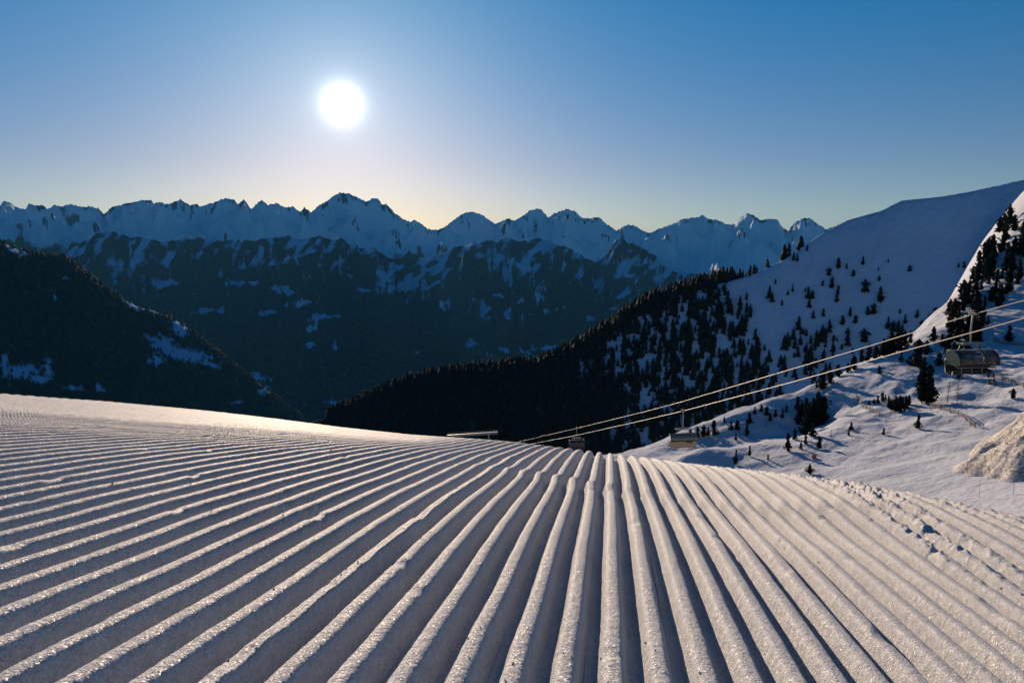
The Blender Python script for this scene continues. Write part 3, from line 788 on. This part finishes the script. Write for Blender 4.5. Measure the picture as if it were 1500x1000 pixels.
SHORT = {'pines in the dense clump on the sunny shoulder': 'pines in the dense clump on the shoulder', 'pines along the rim of the shaded bank': 'dark pines along the rim of the shaded bank',
         'low pines left of the close pair': 'low pines left of the tall close pair', 'pines where the sunny rim rises': 'dark pines along the rising sunny rim'}
for grp, lab, pts in GROUPS:
    pts = sorted(pts)
    for i, (x, y, h) in enumerate(pts):
        o_ = 'leftmost of the ' if i == 0 else ('rightmost of the ' if i == len(pts) - 1 else ORD[i] + ' from the left of the ')
        plant_px(x, y, h, 'mid', o_ + SHORT[grp], grp)
# woodland climbing the right edge
upper = []
for i in range(900):
    if len(upper) >= 108: break
    x = rng.uniform(1385, 1530); yr = np.interp(x, [r[0] for r in RIM], [r[1] for r in RIM])
    y = yr + rng.uniform(0, 120) ** 1.0 + 2
    if x > 1450 and y < yr + 0.6 * (x - 1450): continue
    if y > 560 or pn(x / 22, y / 18, 140) < -0.12: continue
    if y > 535 - (x - 1400) * 0.3 and rng.rand() < 0.7: continue
    if any(abs(x - a) < 5 and abs(y - b_) < 6 for a, b_ in upper): continue
    upper.append((x, y)); plant_px(x, y, rng.uniform(12, 30), 'mid', 'dark conifer in the open wood climbing the slope at the right edge', 'conifers in the open wood at the right edge')

# the mountainside: lone trees by hand, then the thinning wood, then the forest
def z_side_s(X, Y): return z_side(np.asarray(X, float), np.asarray(Y, float))
zs_rs = np.geomspace(420, 1500, 420)
SIDE = [(1214, 404, 12), (1228, 394, 16), (1240, 394, 8), (1250, 405, 10), (1264, 388, 12), (1267, 429, 19), (1288, 412, 8), (1290, 443, 22), (1301, 385, 5), (1287, 397, 6), (1333, 398, 9), (1218, 422, 16),
        (1227, 432, 14), (1226, 443, 13), (1205, 419, 9), (1280, 461, 16), (1271, 462, 13), (1245, 464, 14), (1318, 460, 8), (1343, 466, 12), (1253, 474, 12), (1206, 464, 12), (1234, 476, 14), (1182, 368, 9), (1161, 428, 12), (1184, 438, 18),
        (1190, 438, 12), (1326, 474, 13), (1404, 392, 6), (1412, 393, 9), (1414, 416, 6), (1233, 512, 8), (1242, 490, 10), (1266, 502, 20), (1221, 500, 10), (1300, 482, 18), (1308, 486, 16), (1350, 486, 16), (1360, 482, 18), (1368, 484, 16), (1380, 478, 14), (1390, 476, 14), (1220, 522, 9), (1163, 524, 8)]
glab = 'dark stone pine scattered over the blue shaded mountainside'
for x, y, h in SIDE: plant_px(x, y, h, 'mid', glab, 'stone pines scattered over the shaded mountainside', fat=1.1, zf=z_side_s)
cand = []
N = 120000
ra = np.sqrt(rng.uniform(470 ** 2, 1120 ** 2, N)); aa = np.radians(rng.uniform(-14, 36, N))
X = ra * np.sin(aa); Y = ra * np.cos(aa); Z = z_side(X, Y)
px, py = proj(np.stack([X, Y, Z], -1))
n1 = fbm(X / 34, Y / 34, 3, 150); n2 = fbm(px / 9, py / 34, 3, 151)
skr = np.interp(px, [a[0] for a in SKR], [a[1] for a in SKR])
line = 1075 + 0.5 * (py - 430)                        # the closed forest thins to the right of this line
dens = 1 - sstep(-60, 190, px - line + 70 * n1)
clump = sstep(0.0, 0.22, n1) * (1 - sstep(120, 300, px - line)) * sstep(60, 130, py - skr)
dens = np.maximum(dens * 0.95, 0.8 * clump)
dens = np.where((px > 1095) & (py < skr + 12 + (px - 1095) * 0.25), 0.5 * (px < 1175), dens)
gap = sstep(0.16, 0.34, n2) * sstep(620, 800, px) * sstep(8, 30, py - skr)
dens = dens * (1 - 0.93 * gap) * (py < 690) * (py > skr - 4)
low = (px > 1180) & (px < 1430) & (py > np.interp(px, [1180, 1240, 1300, 1360, 1430], [520, 500, 478, 462, 440])) 
dens = np.where(low, np.maximum(dens, 0.5 * sstep(-0.1, 0.15, n1)), dens)
dens = np.where(dens < 0.85, dens * sstep(-0.12, 0.12, n1), dens)
keep = (rng.rand(N) < dens ** 1.6 * np.where(dens > 0.8, 0.42, 0.26)) & (px > 360) & (px < 1420)
idx = np.nonzero(keep)[0]
hgt = np.clip(np.exp(rng.normal(math.log(10.5), .33, len(idx))), 4.5, 19) * np.where(px[idx] > 1060, 0.85, 1.0)
print('side trees', len(idx))
right = [k for k in range(len(idx)) if px[idx[k]] > 1120]
right.sort(key=lambda k: -px[idx[k]]); ind = set(right[:64])
for k in ind:
    i = idx[k]; plant((X[i], Y[i], Z[i]), hgt[k], 'mid', 'conifer', 'dark conifer in the thinning wood at the edge of the forest', 'conifers in the thinning wood beside the forest', fat=1.35)
def tree_mass(name, P, H, label, seed, fat=0.24, tiers=3, sides=6):
    """many small ragged conifers as one mesh"""
    r_ = np.random.RandomState(seed); n = len(P); VV = []; FF = []
    k = tiers * sides + tiers
    ang = 2 * np.pi * np.arange(sides) / sides
    base = np.zeros((n, k, 3)); faces = []
    for t in range(tiers):
        z0 = 0.04 + 0.30 * t; z1 = min(1.0, z0 + 0.46)
        rad = fat * (1.15 - 0.30 * t) * r_.uniform(0.65, 1.25, (n, sides)); rot = r_.uniform(0, 6.28, (n, 1))
        o = t * (sides + 1)
        base[:, o:o + sides, 0] = rad * np.cos(ang + rot); base[:, o:o + sides, 1] = rad * np.sin(ang + rot)
        base[:, o:o + sides, 2] = z0 + r_.uniform(-.06, .06, (n, sides))
        base[:, o + sides, 2] = z1 + r_.uniform(-.03, .03, n) * (t < tiers - 1); base[:, o + sides, :2] = r_.uniform(-.02, .02, (n, 2))
        for j in range(sides): faces.append((o + j, o + (j + 1) % sides, o + sides))
    V = base * H[:, None, None] + P[:, None, :]
    Fa = (np.array(faces)[None] + (np.arange(n) * k)[:, None, None]).reshape(-1, 3)
    add_obj(name, mesh_np(name, V.reshape(-1, 3), Fa, False), M_needle, kind='stuff', label=label)
rest = [k for k in range(len(idx)) if k not in ind]
P = np.stack([X[idx[rest]], Y[idx[rest]], Z[idx[rest]]], -1)
tree_mass('conifer_forest', P, hgt[rest], 'closed dark conifer forest covering the lower mountainside', 301)

# forest on the left hill
N = 30000
ra = np.sqrt(rng.uniform(2300 ** 2, 4700 ** 2, N)); aa = np.radians(rng.uniform(-40, -15, N))
X = ra * np.sin(aa); Y = ra * np.cos(aa); Z = z_left(X, Y); px, py = proj(np.stack([X, Y, Z], -1))
m = blobs(px, py, CLR_L, 5, 1); skl = np.interp(px, [a[0] for a in SKL], [a[1] for a in SKL])
rim = (np.abs(py - skl) < 6) & (((px > 180) & (px < 240)) | ((px > 8) & (px < 42)))
keep = (py > skl - 6) & (px > -150) & (py < 640) & (rng.rand(N) > m * 1.1) & ~(rim & (rng.rand(N) < .8))
P = np.stack([X, Y, Z], -1)[keep]
print('left trees', len(P))
tree_mass('hill_forest', P, rng.uniform(12, 24, len(P)), 'dark conifer forest covering the hill at the left', 302, tiers=2, sides=4, fat=0.24)

# ------------------------------------------------------------------ fences on the slope
M_wood = flat_mat('weathered_wood', (0.07, 0.055, 0.045), 0.85, var=0.3, scale=3)
def fence(pts, label, step=2.6, h=1.15):
    P = [cast(z_near_s, x, y, 60, 500, 260) for x, y in pts]; P = [Vector(p) for p in P if p is not None]
    root = add_obj('fence', None, label=label, cat='fence', group='wooden fences on the snow slope', loc=P[0])
    pos = []
    for a, b_ in zip(P[:-1], P[1:]):
        n = max(1, int((b_ - a).length / step))
        for i in range(n): pos.append(a.lerp(b_, i / n))
    pos.append(P[-1])
    pos = [Vector((p.x, p.y, float(z_near_s(p.x, p.y)))) for p in pos]
    pm = None
    for p in pos:
        if pm is None:
            v, f = ring_tube([(0, 0, -0.3), (0, 0, h)], [0.08, 0.06], 6); pm = py_mesh('post', v, f); pm.materials.append(M_wood)
        o = add_obj('post', pm, parent=root, loc=p - P[0]); o.rotation_euler = (rng.uniform(-.12, .12), rng.uniform(-.12, .12), 0)
    for zz in (0.35, 0.65, 0.95):
        for a, b_ in zip(pos[:-1], pos[1:]):
            d = b_ - a; q = Vector((0, 0, zz + rng.uniform(-.05, .05)))
            v, f = ring_tube([a - P[0] + q, b_ - P[0] + q], 0.07, 4)
            add_obj('rail', py_mesh('rail', v, f), M_wood, parent=root)
fence([(1255, 584), (1257, 592), (1264, 598), (1274, 602), (1288, 610)], 'short wooden fence curving down the shoulder left of the low pines')
fence([(1362, 596), (1378, 600), (1392, 604), (1404, 609), (1416, 617), (1428, 627)], 'long wooden fence running down towards the brown mound')
fence([(1455, 552), (1468, 557), (1482, 563), (1500, 569)], 'wooden fence just below the lift chair at the right edge')
fence([(1456, 500), (1468, 504), (1482, 506), (1502, 508)], 'uppermost wooden fence right of the lift chair hanger')

# marker, poles
M_orange = flat_mat('orange_plastic', (0.55, 0.10, 0.04), 0.5, var=0.1)
M_pole = flat_mat('bamboo_pole', (0.30, 0.22, 0.12), 0.7, scale=5)
P = cast(z_near_s, 1192, 671, 60, 400)
root = add_obj('marker', None, label='small orange marker tent on the snow below the dense clump', cat='marker', loc=P)
V = [(-.45, -.3, 0), (.45, -.3, 0), (.45, .3, 0), (-.45, .3, 0), (-.38, 0, .62), (.38, 0, .62)]
add_obj('cloth', py_mesh('cloth', V, [(0, 1, 5, 4), (1, 2, 5), (2, 3, 4, 5), (3, 0, 4), (0, 3, 2, 1)]), M_orange, parent=root)
v, f = ring_tube([(-.5, 0, .64), (.5, 0, .64)], .02, 5); add_obj('ridge_pole', py_mesh('ridge_pole', v, f), M_pole, parent=root)
for x, y, h, lab in ((1434, 728, 18, 'thin marker pole on the smooth slope, left of the other'), (1484, 724, 24, 'thin marker pole on the smooth slope at the right edge'), (1147, 682, 7, 'tiny stake between the piste brow and the marker')):
    P = cast(z_near_s, x, y, 30, 400)
    if P is None: continue
    hh = h * math.hypot(P[0], P[1]) / F
    v, f = ring_tube([(0, 0, -.2), (0.02 * hh, 0, hh)], [0.03, 0.02], 6)
    o = add_obj('marker_pole', py_mesh('marker_pole', v, f), M_pole, label=lab, cat='pole', loc=P)

# ------------------------------------------------------------------ chairlift
M_steel = flat_mat('galvanised_steel', (0.26, 0.26, 0.25), 0.4, 0.7, var=0.15, scale=4)
M_rope = flat_mat('steel_rope', (0.42, 0.39, 0.35), 0.5, 0.3, var=0.1, scale=8)
M_black = flat_mat('black_plastic', (0.012, 0.013, 0.014), 0.5, var=0.2)
M_cush = flat_mat('tan_cushion', (0.36, 0.24, 0.14), 0.7, var=0.15, scale=5)
M_green = flat_mat('grey_green_shell', (0.08, 0.11, 0.10), 0.35, var=0.2, scale=2)
M_bub, nt, b = mat('tinted_bubble')
b.inputs['Base Color'].default_value = (0.42, 0.34, 0.28, 1); b.inputs['Roughness'].default_value = 0.12
b.inputs['Alpha'].default_value = 0.6
n1 = nd(nt, 'ShaderNodeTexNoise', Scale=6.0, Detail=3.0); nt.links.new(ramp(nt, n1.outputs['Fac'], [(0.3, (0.06, 0.055, 0.05)), (0.7, (0.17, 0.13, 0.10))]), b.inputs['Base Color'])

D0 = np.array([28.9, 47.0]); DIR = np.array([-16.8, 93.0]); DIR = DIR / np.linalg.norm(DIR)
def rope_pts(p0, L):
    out = []
    for x, y in L:
        r = ray(x, y); n = np.array([DIR[1], -DIR[0]])      # vertical plane of the rope
        t = (n @ p0) / (n @ r[:2]); out.append(Vector(r * t))
    return out
UP = rope_pts(D0, [(1640, 398), (1500, 440), (1426, 460), (1260, 511), (1094, 560), (1000, 588), (940, 604), (845, 627), (800, 637.5), (760, 647), (715, 656)])
pm_ = at(1000, 602, 77.0)[:2]
LO = rope_pts(pm_, [(1640, 425), (1500, 466), (1420, 488), (1354, 506), (1260, 532), (1159, 560), (1000, 602), (940, 616), (846, 637), (784, 649), (740, 657)])
for L, lab in ((UP, 'upper steel haul rope of the chairlift crossing the valley side'), (LO, 'lower steel haul rope of the chairlift crossing the valley side')):
    v, f = ring_tube(L, 0.026, 8)
    o = add_obj('haul_rope', py_mesh('haul_rope', v, f, True), M_rope, label=lab, cat='rope', group='haul ropes of the chairlift')

def boxm(V, Fq, c, s, rx=0.0):
    k = len(V); cx, cy, cz = c; ca, sa = math.cos(rx), math.sin(rx)
    for dx in (-.5, .5):
        for dy in (-.5, .5):
            for dz in (-.5, .5):
                y_, z_ = dy * s[1], dz * s[2]
                V.append((cx + dx * s[0], cy + y_ * ca - z_ * sa, cz + y_ * sa + z_ * ca))
    for q in ((0, 1, 3, 2), (4, 6, 7, 5), (0, 4, 5, 1), (2, 3, 7, 6), (0, 2, 6, 4), (1, 5, 7, 3)): Fq.append(tuple(k + i for i in q))
def tubes(L, r, k=6):
    V = []; Fq = []
    for path in L:
        v, f = ring_tube(path, r, k); o = len(V); V += v; Fq += [tuple(q + o for q in x) for x in f]
    return V, Fq
def shell(W, prof, th=0.03, bulge=0.0, nx=10):
    """curved panel: profile (y, z) swept across the chair's width, with thickness"""
    V = []; Fq = []; n = len(prof)
    for s_ in (0, 1):
        for i in range(nx + 1):
            x = W * (i / nx - .5); e = 1 - abs(2 * i / nx - 1) ** 6 * bulge
            for j, (y, z) in enumerate(prof):
                V.append((x, y * e, z - s_ * th))
    m_ = (nx + 1) * n
    for i in range(nx):
        for j in range(n - 1):
            a = i * n + j; Fq.append((a, a + n, a + n + 1, a + 1)); Fq.append((m_ + a, m_ + a + 1, m_ + a + n + 1, m_ + a + n))
    for i in range(nx):
        for j in (0, n - 1):
            a = i * n + j; Fq.append((a, m_ + a, m_ + a + n, a + n) if j == 0 else (a, a + n, m_ + a + n, m_ + a))
    for i in (0, nx):
        for j in range(n - 1):
            a = i * n + j; Fq.append((a, a + 1, m_ + a + 1, m_ + a) if i == 0 else (a, m_ + a, m_ + a + 1, a + 1))
    return V, Fq
def bevel(o, w=0.02):
    m_ = o.modifiers.new('bevel', 'BEVEL'); m_.width = w; m_.segments = 2; m_.limit_method = 'ANGLE'
def make_chair(label, W=2.95, closed=False):
    """origin at the grip on the rope; riders face local +Y; width along X"""
    root = add_obj('lift_chair', None, label=label, cat='lift chair', group='chairs hanging on the chairlift')
    V, Fq = [], []; boxm(V, Fq, (0, 0, .02), (.16, .62, .16)); boxm(V, Fq, (0, -.05, .16), (.10, .30, .16)); g_ = add_obj('grip', py_mesh('grip', V, Fq), M_steel, parent=root); bevel(g_)
    for y_ in (-.24, .24):
        v, f = ring_tube([(-.05, y_, .12), (.05, y_, .12)], .11, 12); add_obj('guide_wheel', py_mesh('guide_wheel', v, f, True), M_black, parent=g_)
    v, f = ring_tube([(0, 0, 0), (.05, 0, -.25), (.08, -.02, -.9), (.04, -.05, -1.5), (0, -.05, -1.85)], [.06, .06, .055, .055, .06], 8)
    add_obj('hanger', py_mesh('hanger', v, f, True), M_steel, parent=root)
    V, Fq = [], []
    for y_ in (-.28, .18): boxm(V, Fq, (0, y_, -1.86), (1.55, .10, .14))
    for x_ in (-.72, 0, .72): boxm(V, Fq, (x_, -.05, -1.865), (.10, .46, .12))
    fr_ = add_obj('top_frame', py_mesh('top_frame', V, Fq), M_steel, parent=root); bevel(fr_)
    for sx in (-1, 1):
        V, Fq = tubes([[(sx * .70, -.28, -1.9), (sx * W * .40, -.42, -2.05), (sx * W * .485, -.48, -2.6), (sx * W * .485, -.36, -3.3), (sx * W * .485, .2, -3.52), (sx * W * .485, .26, -3.2)]], .04)
        add_obj('side_frame', py_mesh('side_frame', V, Fq, True), M_steel, parent=root)
    V, Fq = [], []; boxm(V, Fq, (0, -.05, -3.36), (W * .95, .56, .13), .06); se = add_obj('seat', py_mesh('seat', V, Fq), M_black, parent=root); bevel(se, .04)
    V, Fq = [], []; boxm(V, Fq, (0, -.42, -2.98), (W * .95, .09, .66), -.16); ba = add_obj('backrest', py_mesh('backrest', V, Fq), M_black if closed else M_cush, parent=root); bevel(ba, .03)
    V, Fq = [], []; boxm(V, Fq, (W * .22, -.48, -2.86), (W * .22, .02, .14), -.16); add_obj('number_plate', py_mesh('number_plate', V, Fq), M_black, parent=ba)
    V, Fq = [], []; boxm(V, Fq, (0, -.50, -2.72), (W * .95, .03, .05), -.16); boxm(V, Fq, (0, -.42, -3.30), (W * .97, .05, .06), -.16); add_obj('trim_rail', py_mesh('trim_rail', V, Fq), M_steel, parent=ba)
    if closed:                                           # bubble lowered in front of the riders
        prof = [(-.42, -1.98), (-.12, -1.86), (.28, -1.92), (.62, -2.14), (.80, -2.44), (.78, -2.80)]
        v, f = shell(W * .98, prof, .025, .25); add_obj('bubble', py_mesh('bubble', v, f, True), M_bub, parent=root)
        V, Fq = tubes([[(x_, y, z + .012) for y, z in prof] for x_ in (-W * .47, -W * .16, W * .16, W * .47)] + [[(-W * .47, .78, -2.8), (W * .47, .78, -2.8)], [(-W * .47, -.42, -1.97), (W * .47, -.42, -1.97)]], .030, 5)
        add_obj('bubble_frame', py_mesh('bubble_frame', V, Fq, True), M_black, parent=root)
        for sx in (-1, 1):
            V = [(sx * W * .49, y, z) for y, z in prof] + [(sx * W * .49, -.40, -2.80)]; k = len(V); V += [(x - sx * .03, y, z) for x, y, z in V]
            Fq = [tuple(range(k)), tuple(range(2 * k - 1, k - 1, -1))] + [(i, (i + 1) % k, k + (i + 1) % k, k + i) for i in range(k)]
            add_obj('side_panel', py_mesh('side_panel', V, Fq), M_green, parent=root)
    else:                                                # bubble swung up behind the backrest
        prof = [(.02, -2.02), (-.30, -1.98), (-.55, -2.12), (-.70, -2.38), (-.66, -2.66)]
        v, f = shell(W, prof, .03, .15); add_obj('bubble', py_mesh('bubble', v, f, True), M_green, parent=root)
        V, Fq = tubes([[(-W * .5, -.66, -2.68), (W * .5, -.66, -2.68)], [(-W * .5, .02, -2.0), (W * .5, .02, -2.0)]], .035, 5)
        add_obj('bubble_frame', py_mesh('bubble_frame', V, Fq, True), M_black, parent=root)
    V, Fq = tubes([[(-W * .46, .1, -2.75), (-W * .46, .55, -2.95), (W * .46, .55, -2.95), (W * .46, .1, -2.75)]] + [[(x_, .55, -2.95), (x_, .62, -3.45), (x_, .50, -3.80)] for x_ in (-1.1, -.37, .37, 1.1)] + [[(x_ - .25, .50, -3.80), (x_ + .25, .50, -3.80)] for x_ in (-1.1, -.37, .37, 1.1)], .022, 5)
    add_obj('safety_bar', py_mesh('safety_bar', V, Fq, True), M_steel, parent=root)
    for ch in root.children:
        if ch.name.split('.')[0] not in ('grip', 'hanger', 'top_frame'): ch.location.z = -0.36
    for sx in (-1, 1): V, Fq = tubes([[(sx * .70, -.05, -1.9), (sx * .74, -.20, -2.36)]], .05); add_obj('strut', py_mesh('strut', V, Fq, True), M_black, parent=root)
    return root
yaw_down = math.atan2(-DIR[0], DIR[1])                  # local +Y along DIR (away from the camera)
def hang(c, P, away):
    c.location = P; c.rotation_euler = (0, 0, yaw_down if away else yaw_down + math.pi)
chair_mid = make_chair('empty middle lift chair seen from behind, grey-green bubble over a tan backrest'); hang(chair_mid, LO[6], True)
chair_near = make_chair('large near lift chair at the right with lowered tinted bubble and one rider', closed=True); hang(chair_near, UP[2], False)
chair_far = make_chair('small lift chair whose roof just shows over the brow of the piste', closed=True); hang(chair_far, UP[7], False)

# gantry showing over the brow
gp0, gp1 = Vector(at(655, 638.5, 165)), Vector(at(729, 633.5, 165))
root = add_obj('gantry', None, label='grey steel gantry beam just showing over the brow of the piste', cat='gantry', loc=gp0)
V, Fq = tubes([[(0, 0, 0), gp1 - gp0]], .28, 6); add_obj('beam', py_mesh('beam', V, Fq), M_steel, parent=root)
d = gp1 - gp0
for t_ in (0.82, 0.12):
    q = d * t_; v, f = ring_tube([q, q + Vector((0, 0, -14))], .16, 8); add_obj('post', py_mesh('post', v, f, True), M_steel, parent=root)
V, Fq = tubes([[Vector((0, .6, .5)), d + Vector((0, .6, .5))]] + [[d * t_ + Vector((0, .3, 0)), d * t_ + Vector((0, .6, .5))] for t_ in np.linspace(0, 1, 9)], .05, 4)
add_obj('handrail', py_mesh('handrail', V, Fq), M_steel, parent=root)

# ------------------------------------------------------------------ the rider
M_jacket = flat_mat('dark_jacket', (0.02, 0.022, 0.03), 0.8, var=0.3, scale=6)
M_boot = flat_mat('green_boot', (0.02, 0.05, 0.015), 0.5, var=0.1)
M_skin = flat_mat('skin', (0.5, 0.3, 0.22), 0.6, var=0.05)
M_ski = flat_mat('ski_topsheet', (0.03, 0.03, 0.035), 0.3, var=0.2)
M_helmet = flat_mat('white_helmet', (0.6, 0.6, 0.58), 0.35, var=0.05)
def skin_obj(name, verts, edges, rad, m, parent, root_i=0, sub=1):
    me = bpy.data.meshes.new(name); me.from_pydata(verts, edges, []); o = add_obj(name, me, m, parent=parent)
    sk = o.modifiers.new('skin', 'SKIN'); sk.use_smooth_shade = True
    lay = me.skin_vertices[0].data if me.skin_vertices else None
    if lay is None:
        me.attributes  # the modifier made no layer: add one through bmesh
        bm = bmesh.new(); bm.from_mesh(me); bm.verts.layers.skin.verify(); bm.to_mesh(me); bm.free(); lay = me.skin_vertices[0].data
    for i, r in enumerate(rad): lay[i].radius = (r, r) if not isinstance(r, tuple) else r; lay[i].use_root = (i == root_i)
    s_ = o.modifiers.new('sub', 'SUBSURF'); s_.levels = s_.render_levels = sub
    return o
def rider(label):
    """seated; origin on the seat surface, facing local +Y"""
    root = add_obj('person', None, label=label, cat='person')
    vs = [(0, 0, .08), (0, -.04, .30), (0, -.05, .48), (0, -.02, .60), (0, 0, .70),                   # pelvis spine neck head
          (-.19, -.04, .47), (-.26, .10, .26), (-.20, .34, .30), (-.16, .44, .33),                    # arm
          (.19, -.04, .47), (.26, .10, .26), (.20, .34, .30), (.16, .44, .33),
          (-.11, .06, .06), (-.16, .46, .04), (-.17, .52, -.36), (.11, .06, .06), (.16, .46, .04), (.17, .52, -.36), (0, .01, .80)]
    ed = [(0, 1), (1, 2), (2, 3), (3, 4), (4, 19), (2, 5), (5, 6), (6, 7), (7, 8), (2, 9), (9, 10), (10, 11), (11, 12), (0, 13), (13, 14), (14, 15), (0, 16), (16, 17), (17, 18)]
    ra_ = [.15, .16, .16, .07, .10, .08, .06, .05, .045, .08, .06, .05, .045, .10, .085, .065, .10, .085, .065, .09]
    skin_obj('body', vs, ed, ra_, M_jacket, root, 0, 1)
    bm = bmesh.new(); bmesh.ops.create_uvsphere(bm, u_segments=16, v_segments=12, radius=.135)
    for v in bm.verts: v.co.z = v.co.z * 1.1 + .78; v.co.y -= .01
    bmesh.ops.delete(bm, geom=[v for v in bm.verts if v.co.z < .72], context='VERTS')
    me = bpy.data.meshes.new('helmet'); bm.to_mesh(me); bm.free(); add_obj('helmet', me, M_helmet, parent=root)
    V, Fq = [], []; boxm(V, Fq, (0, .095, .735), (.15, .05, .07)); bevel(add_obj('goggles', py_mesh('goggles', V, Fq), M_black, parent=root), .02)
    for sx in (-1, 1):
        V, Fq = [], []
        boxm(V, Fq, (sx * .17, .56, -.52), (.11, .16, .30)); boxm(V, Fq, (sx * .17, .62, -.65), (.11, .30, .12))
        bt = add_obj('boot', py_mesh('boot', V, Fq), M_boot, parent=root); bevel(bt, .03)
        L = [(sx * .17 + sx * .02, .62 + t, -.735 + (.10 if t > .8 else .0)) for t in (-.75, .0, .78, .98)]
        V = []; Fq = []
        for x, y, z in L:
            for dx, dz in ((-.05, 0), (.05, 0), (.05, .022), (-.05, .022)): V.append((x + dx, y, z + dz))
        for i in range(3):
            for j in range(4): Fq.append((i * 4 + j, i * 4 + (j + 1) % 4, i * 4 + 4 + (j + 1) % 4, i * 4 + 4 + j))
        Fq += [(0, 1, 2, 3), (15, 14, 13, 12)]
        add_obj('ski', py_mesh('ski', V, Fq), M_ski, parent=root)
    # mittened hands with fingers closed on the bar
    for sx in (-1, 1):
        bx_ = sx * .16; vv = [(bx_, .44, .33), (bx_ - sx * .01, .50, .34)]; ee = [(0, 1)]; rr_ = [.034, .030]
        for fi, (dx, ln) in enumerate(((-.030, .048), (-.010, .056), (.010, .053), (.029, .042))):
            k = len(vv); vv += [(bx_ + dx, .52 + ln * .3, .345), (bx_ + dx, .52 + ln, .33), (bx_ + dx, .515 + ln * .8, .295)]; ee += [(1, k), (k, k + 1), (k + 1, k + 2)]; rr_ += [.012, .010, .009]
        k = len(vv); vv += [(bx_ - sx * .045, .49, .32), (bx_ - sx * .05, .53, .30)]; ee += [(1, k), (k, k + 1)]; rr_ += [.012, .010]
        skin_obj('glove', vv, ee, rr_, M_black, root, 0, 1)
    return root
pr = rider('rider in dark clothes with dangling skis at the right end of the near lift chair')
mw = Matrix.Translation(UP[2]) @ Matrix.Rotation(yaw_down + math.pi, 4, 'Z') @ Matrix.Translation(Vector((-1.12, -.02, -3.65)))
pr.matrix_world = mw
pr.location = mw.translation; pr.rotation_euler = (0, 0, yaw_down + math.pi)

# ------------------------------------------------------------------ crumbs of snow on the piste
def crumbs():
    n = 5200
    r0 = np.exp(rng.uniform(math.log(0.8), math.log(5.0), n)); a0 = np.radians(rng.uniform(-38, 38, n))
    X = r0 * np.sin(a0); Y = r0 * np.cos(a0); u = X * Ux + Y * Uy; w = X * Wx + Y * Wy
    trk, brow, q, wc = rough_masks(X, Y, u, w)
    c2 = sstep(0.1, 0.4, pn(u * 1.4 + 7, w * 1.4, 35)); r7 = np.exp(-((u + .48) / .03) ** 2)
    pr_ = np.clip(0.9 * trk + 0.5 * brow + 1.0 * q + 0.35 * c2 + 0.6 * r7 + 0.006, 0, 1)
    k = rng.rand(n) < pr_; X, Y, pr_ = X[k], Y[k], pr_[k]; n = len(X)
    Z = fg_z(X, Y); sz = np.clip(np.exp(rng.normal(math.log(0.0013), .4, n)), 0, 0.0022) * (1 + .6 * np.hypot(X, Y) / 4)
    base = np.array([(1, 0, 0), (-1, 0, 0), (0, 1, 0), (0, -1, 0), (0, 0, 1), (0, 0, -1)], float)
    fc = np.array([(0, 2, 4), (2, 1, 4), (1, 3, 4), (3, 0, 4), (2, 0, 5), (1, 2, 5), (3, 1, 5), (0, 3, 5)])
    V = base[None] * rng.uniform(.6, 1.2, (n, 6, 1)) * sz[:, None, None] + rng.normal(0, .25, (n, 6, 3)) * sz[:, None, None] + np.stack([X, Y, Z + sz * .4], -1)[:, None]
    Fa = (fc[None] + (np.arange(n) * 6)[:, None, None]).reshape(-1, 3)
    add_obj('snow_crumbs', mesh_np('snow_crumbs', V.reshape(-1, 3), Fa, False), M_piste, kind='stuff', label='loose crumbs of snow lying on the groomed ridges')
crumbs()

# ------------------------------------------------------------------ the air between here and the far range
hz_m = bpy.data.materials.new('thin_haze'); hz_m.use_nodes = True
hn = hz_m.node_tree.nodes; hn.clear()
ho = hn.new('ShaderNodeOutputMaterial'); pv = hn.new('ShaderNodeVolumePrincipled')
pv.inputs['Color'].default_value = (0.12, 0.52, 1.0, 1); pv.inputs['Density'].default_value = 0.95e-5; pv.inputs['Anisotropy'].default_value = 0.0
hz_m.node_tree.links.new(pv.outputs[0], ho.inputs['Volume'])
V, Fq = [], []
boxm(V, Fq, (0, 24000, 300), (130000, 100000, 3200))
add_obj('haze', py_mesh('haze', V, Fq), hz_m, kind='stuff', label='thin blue air between the piste and the far range')
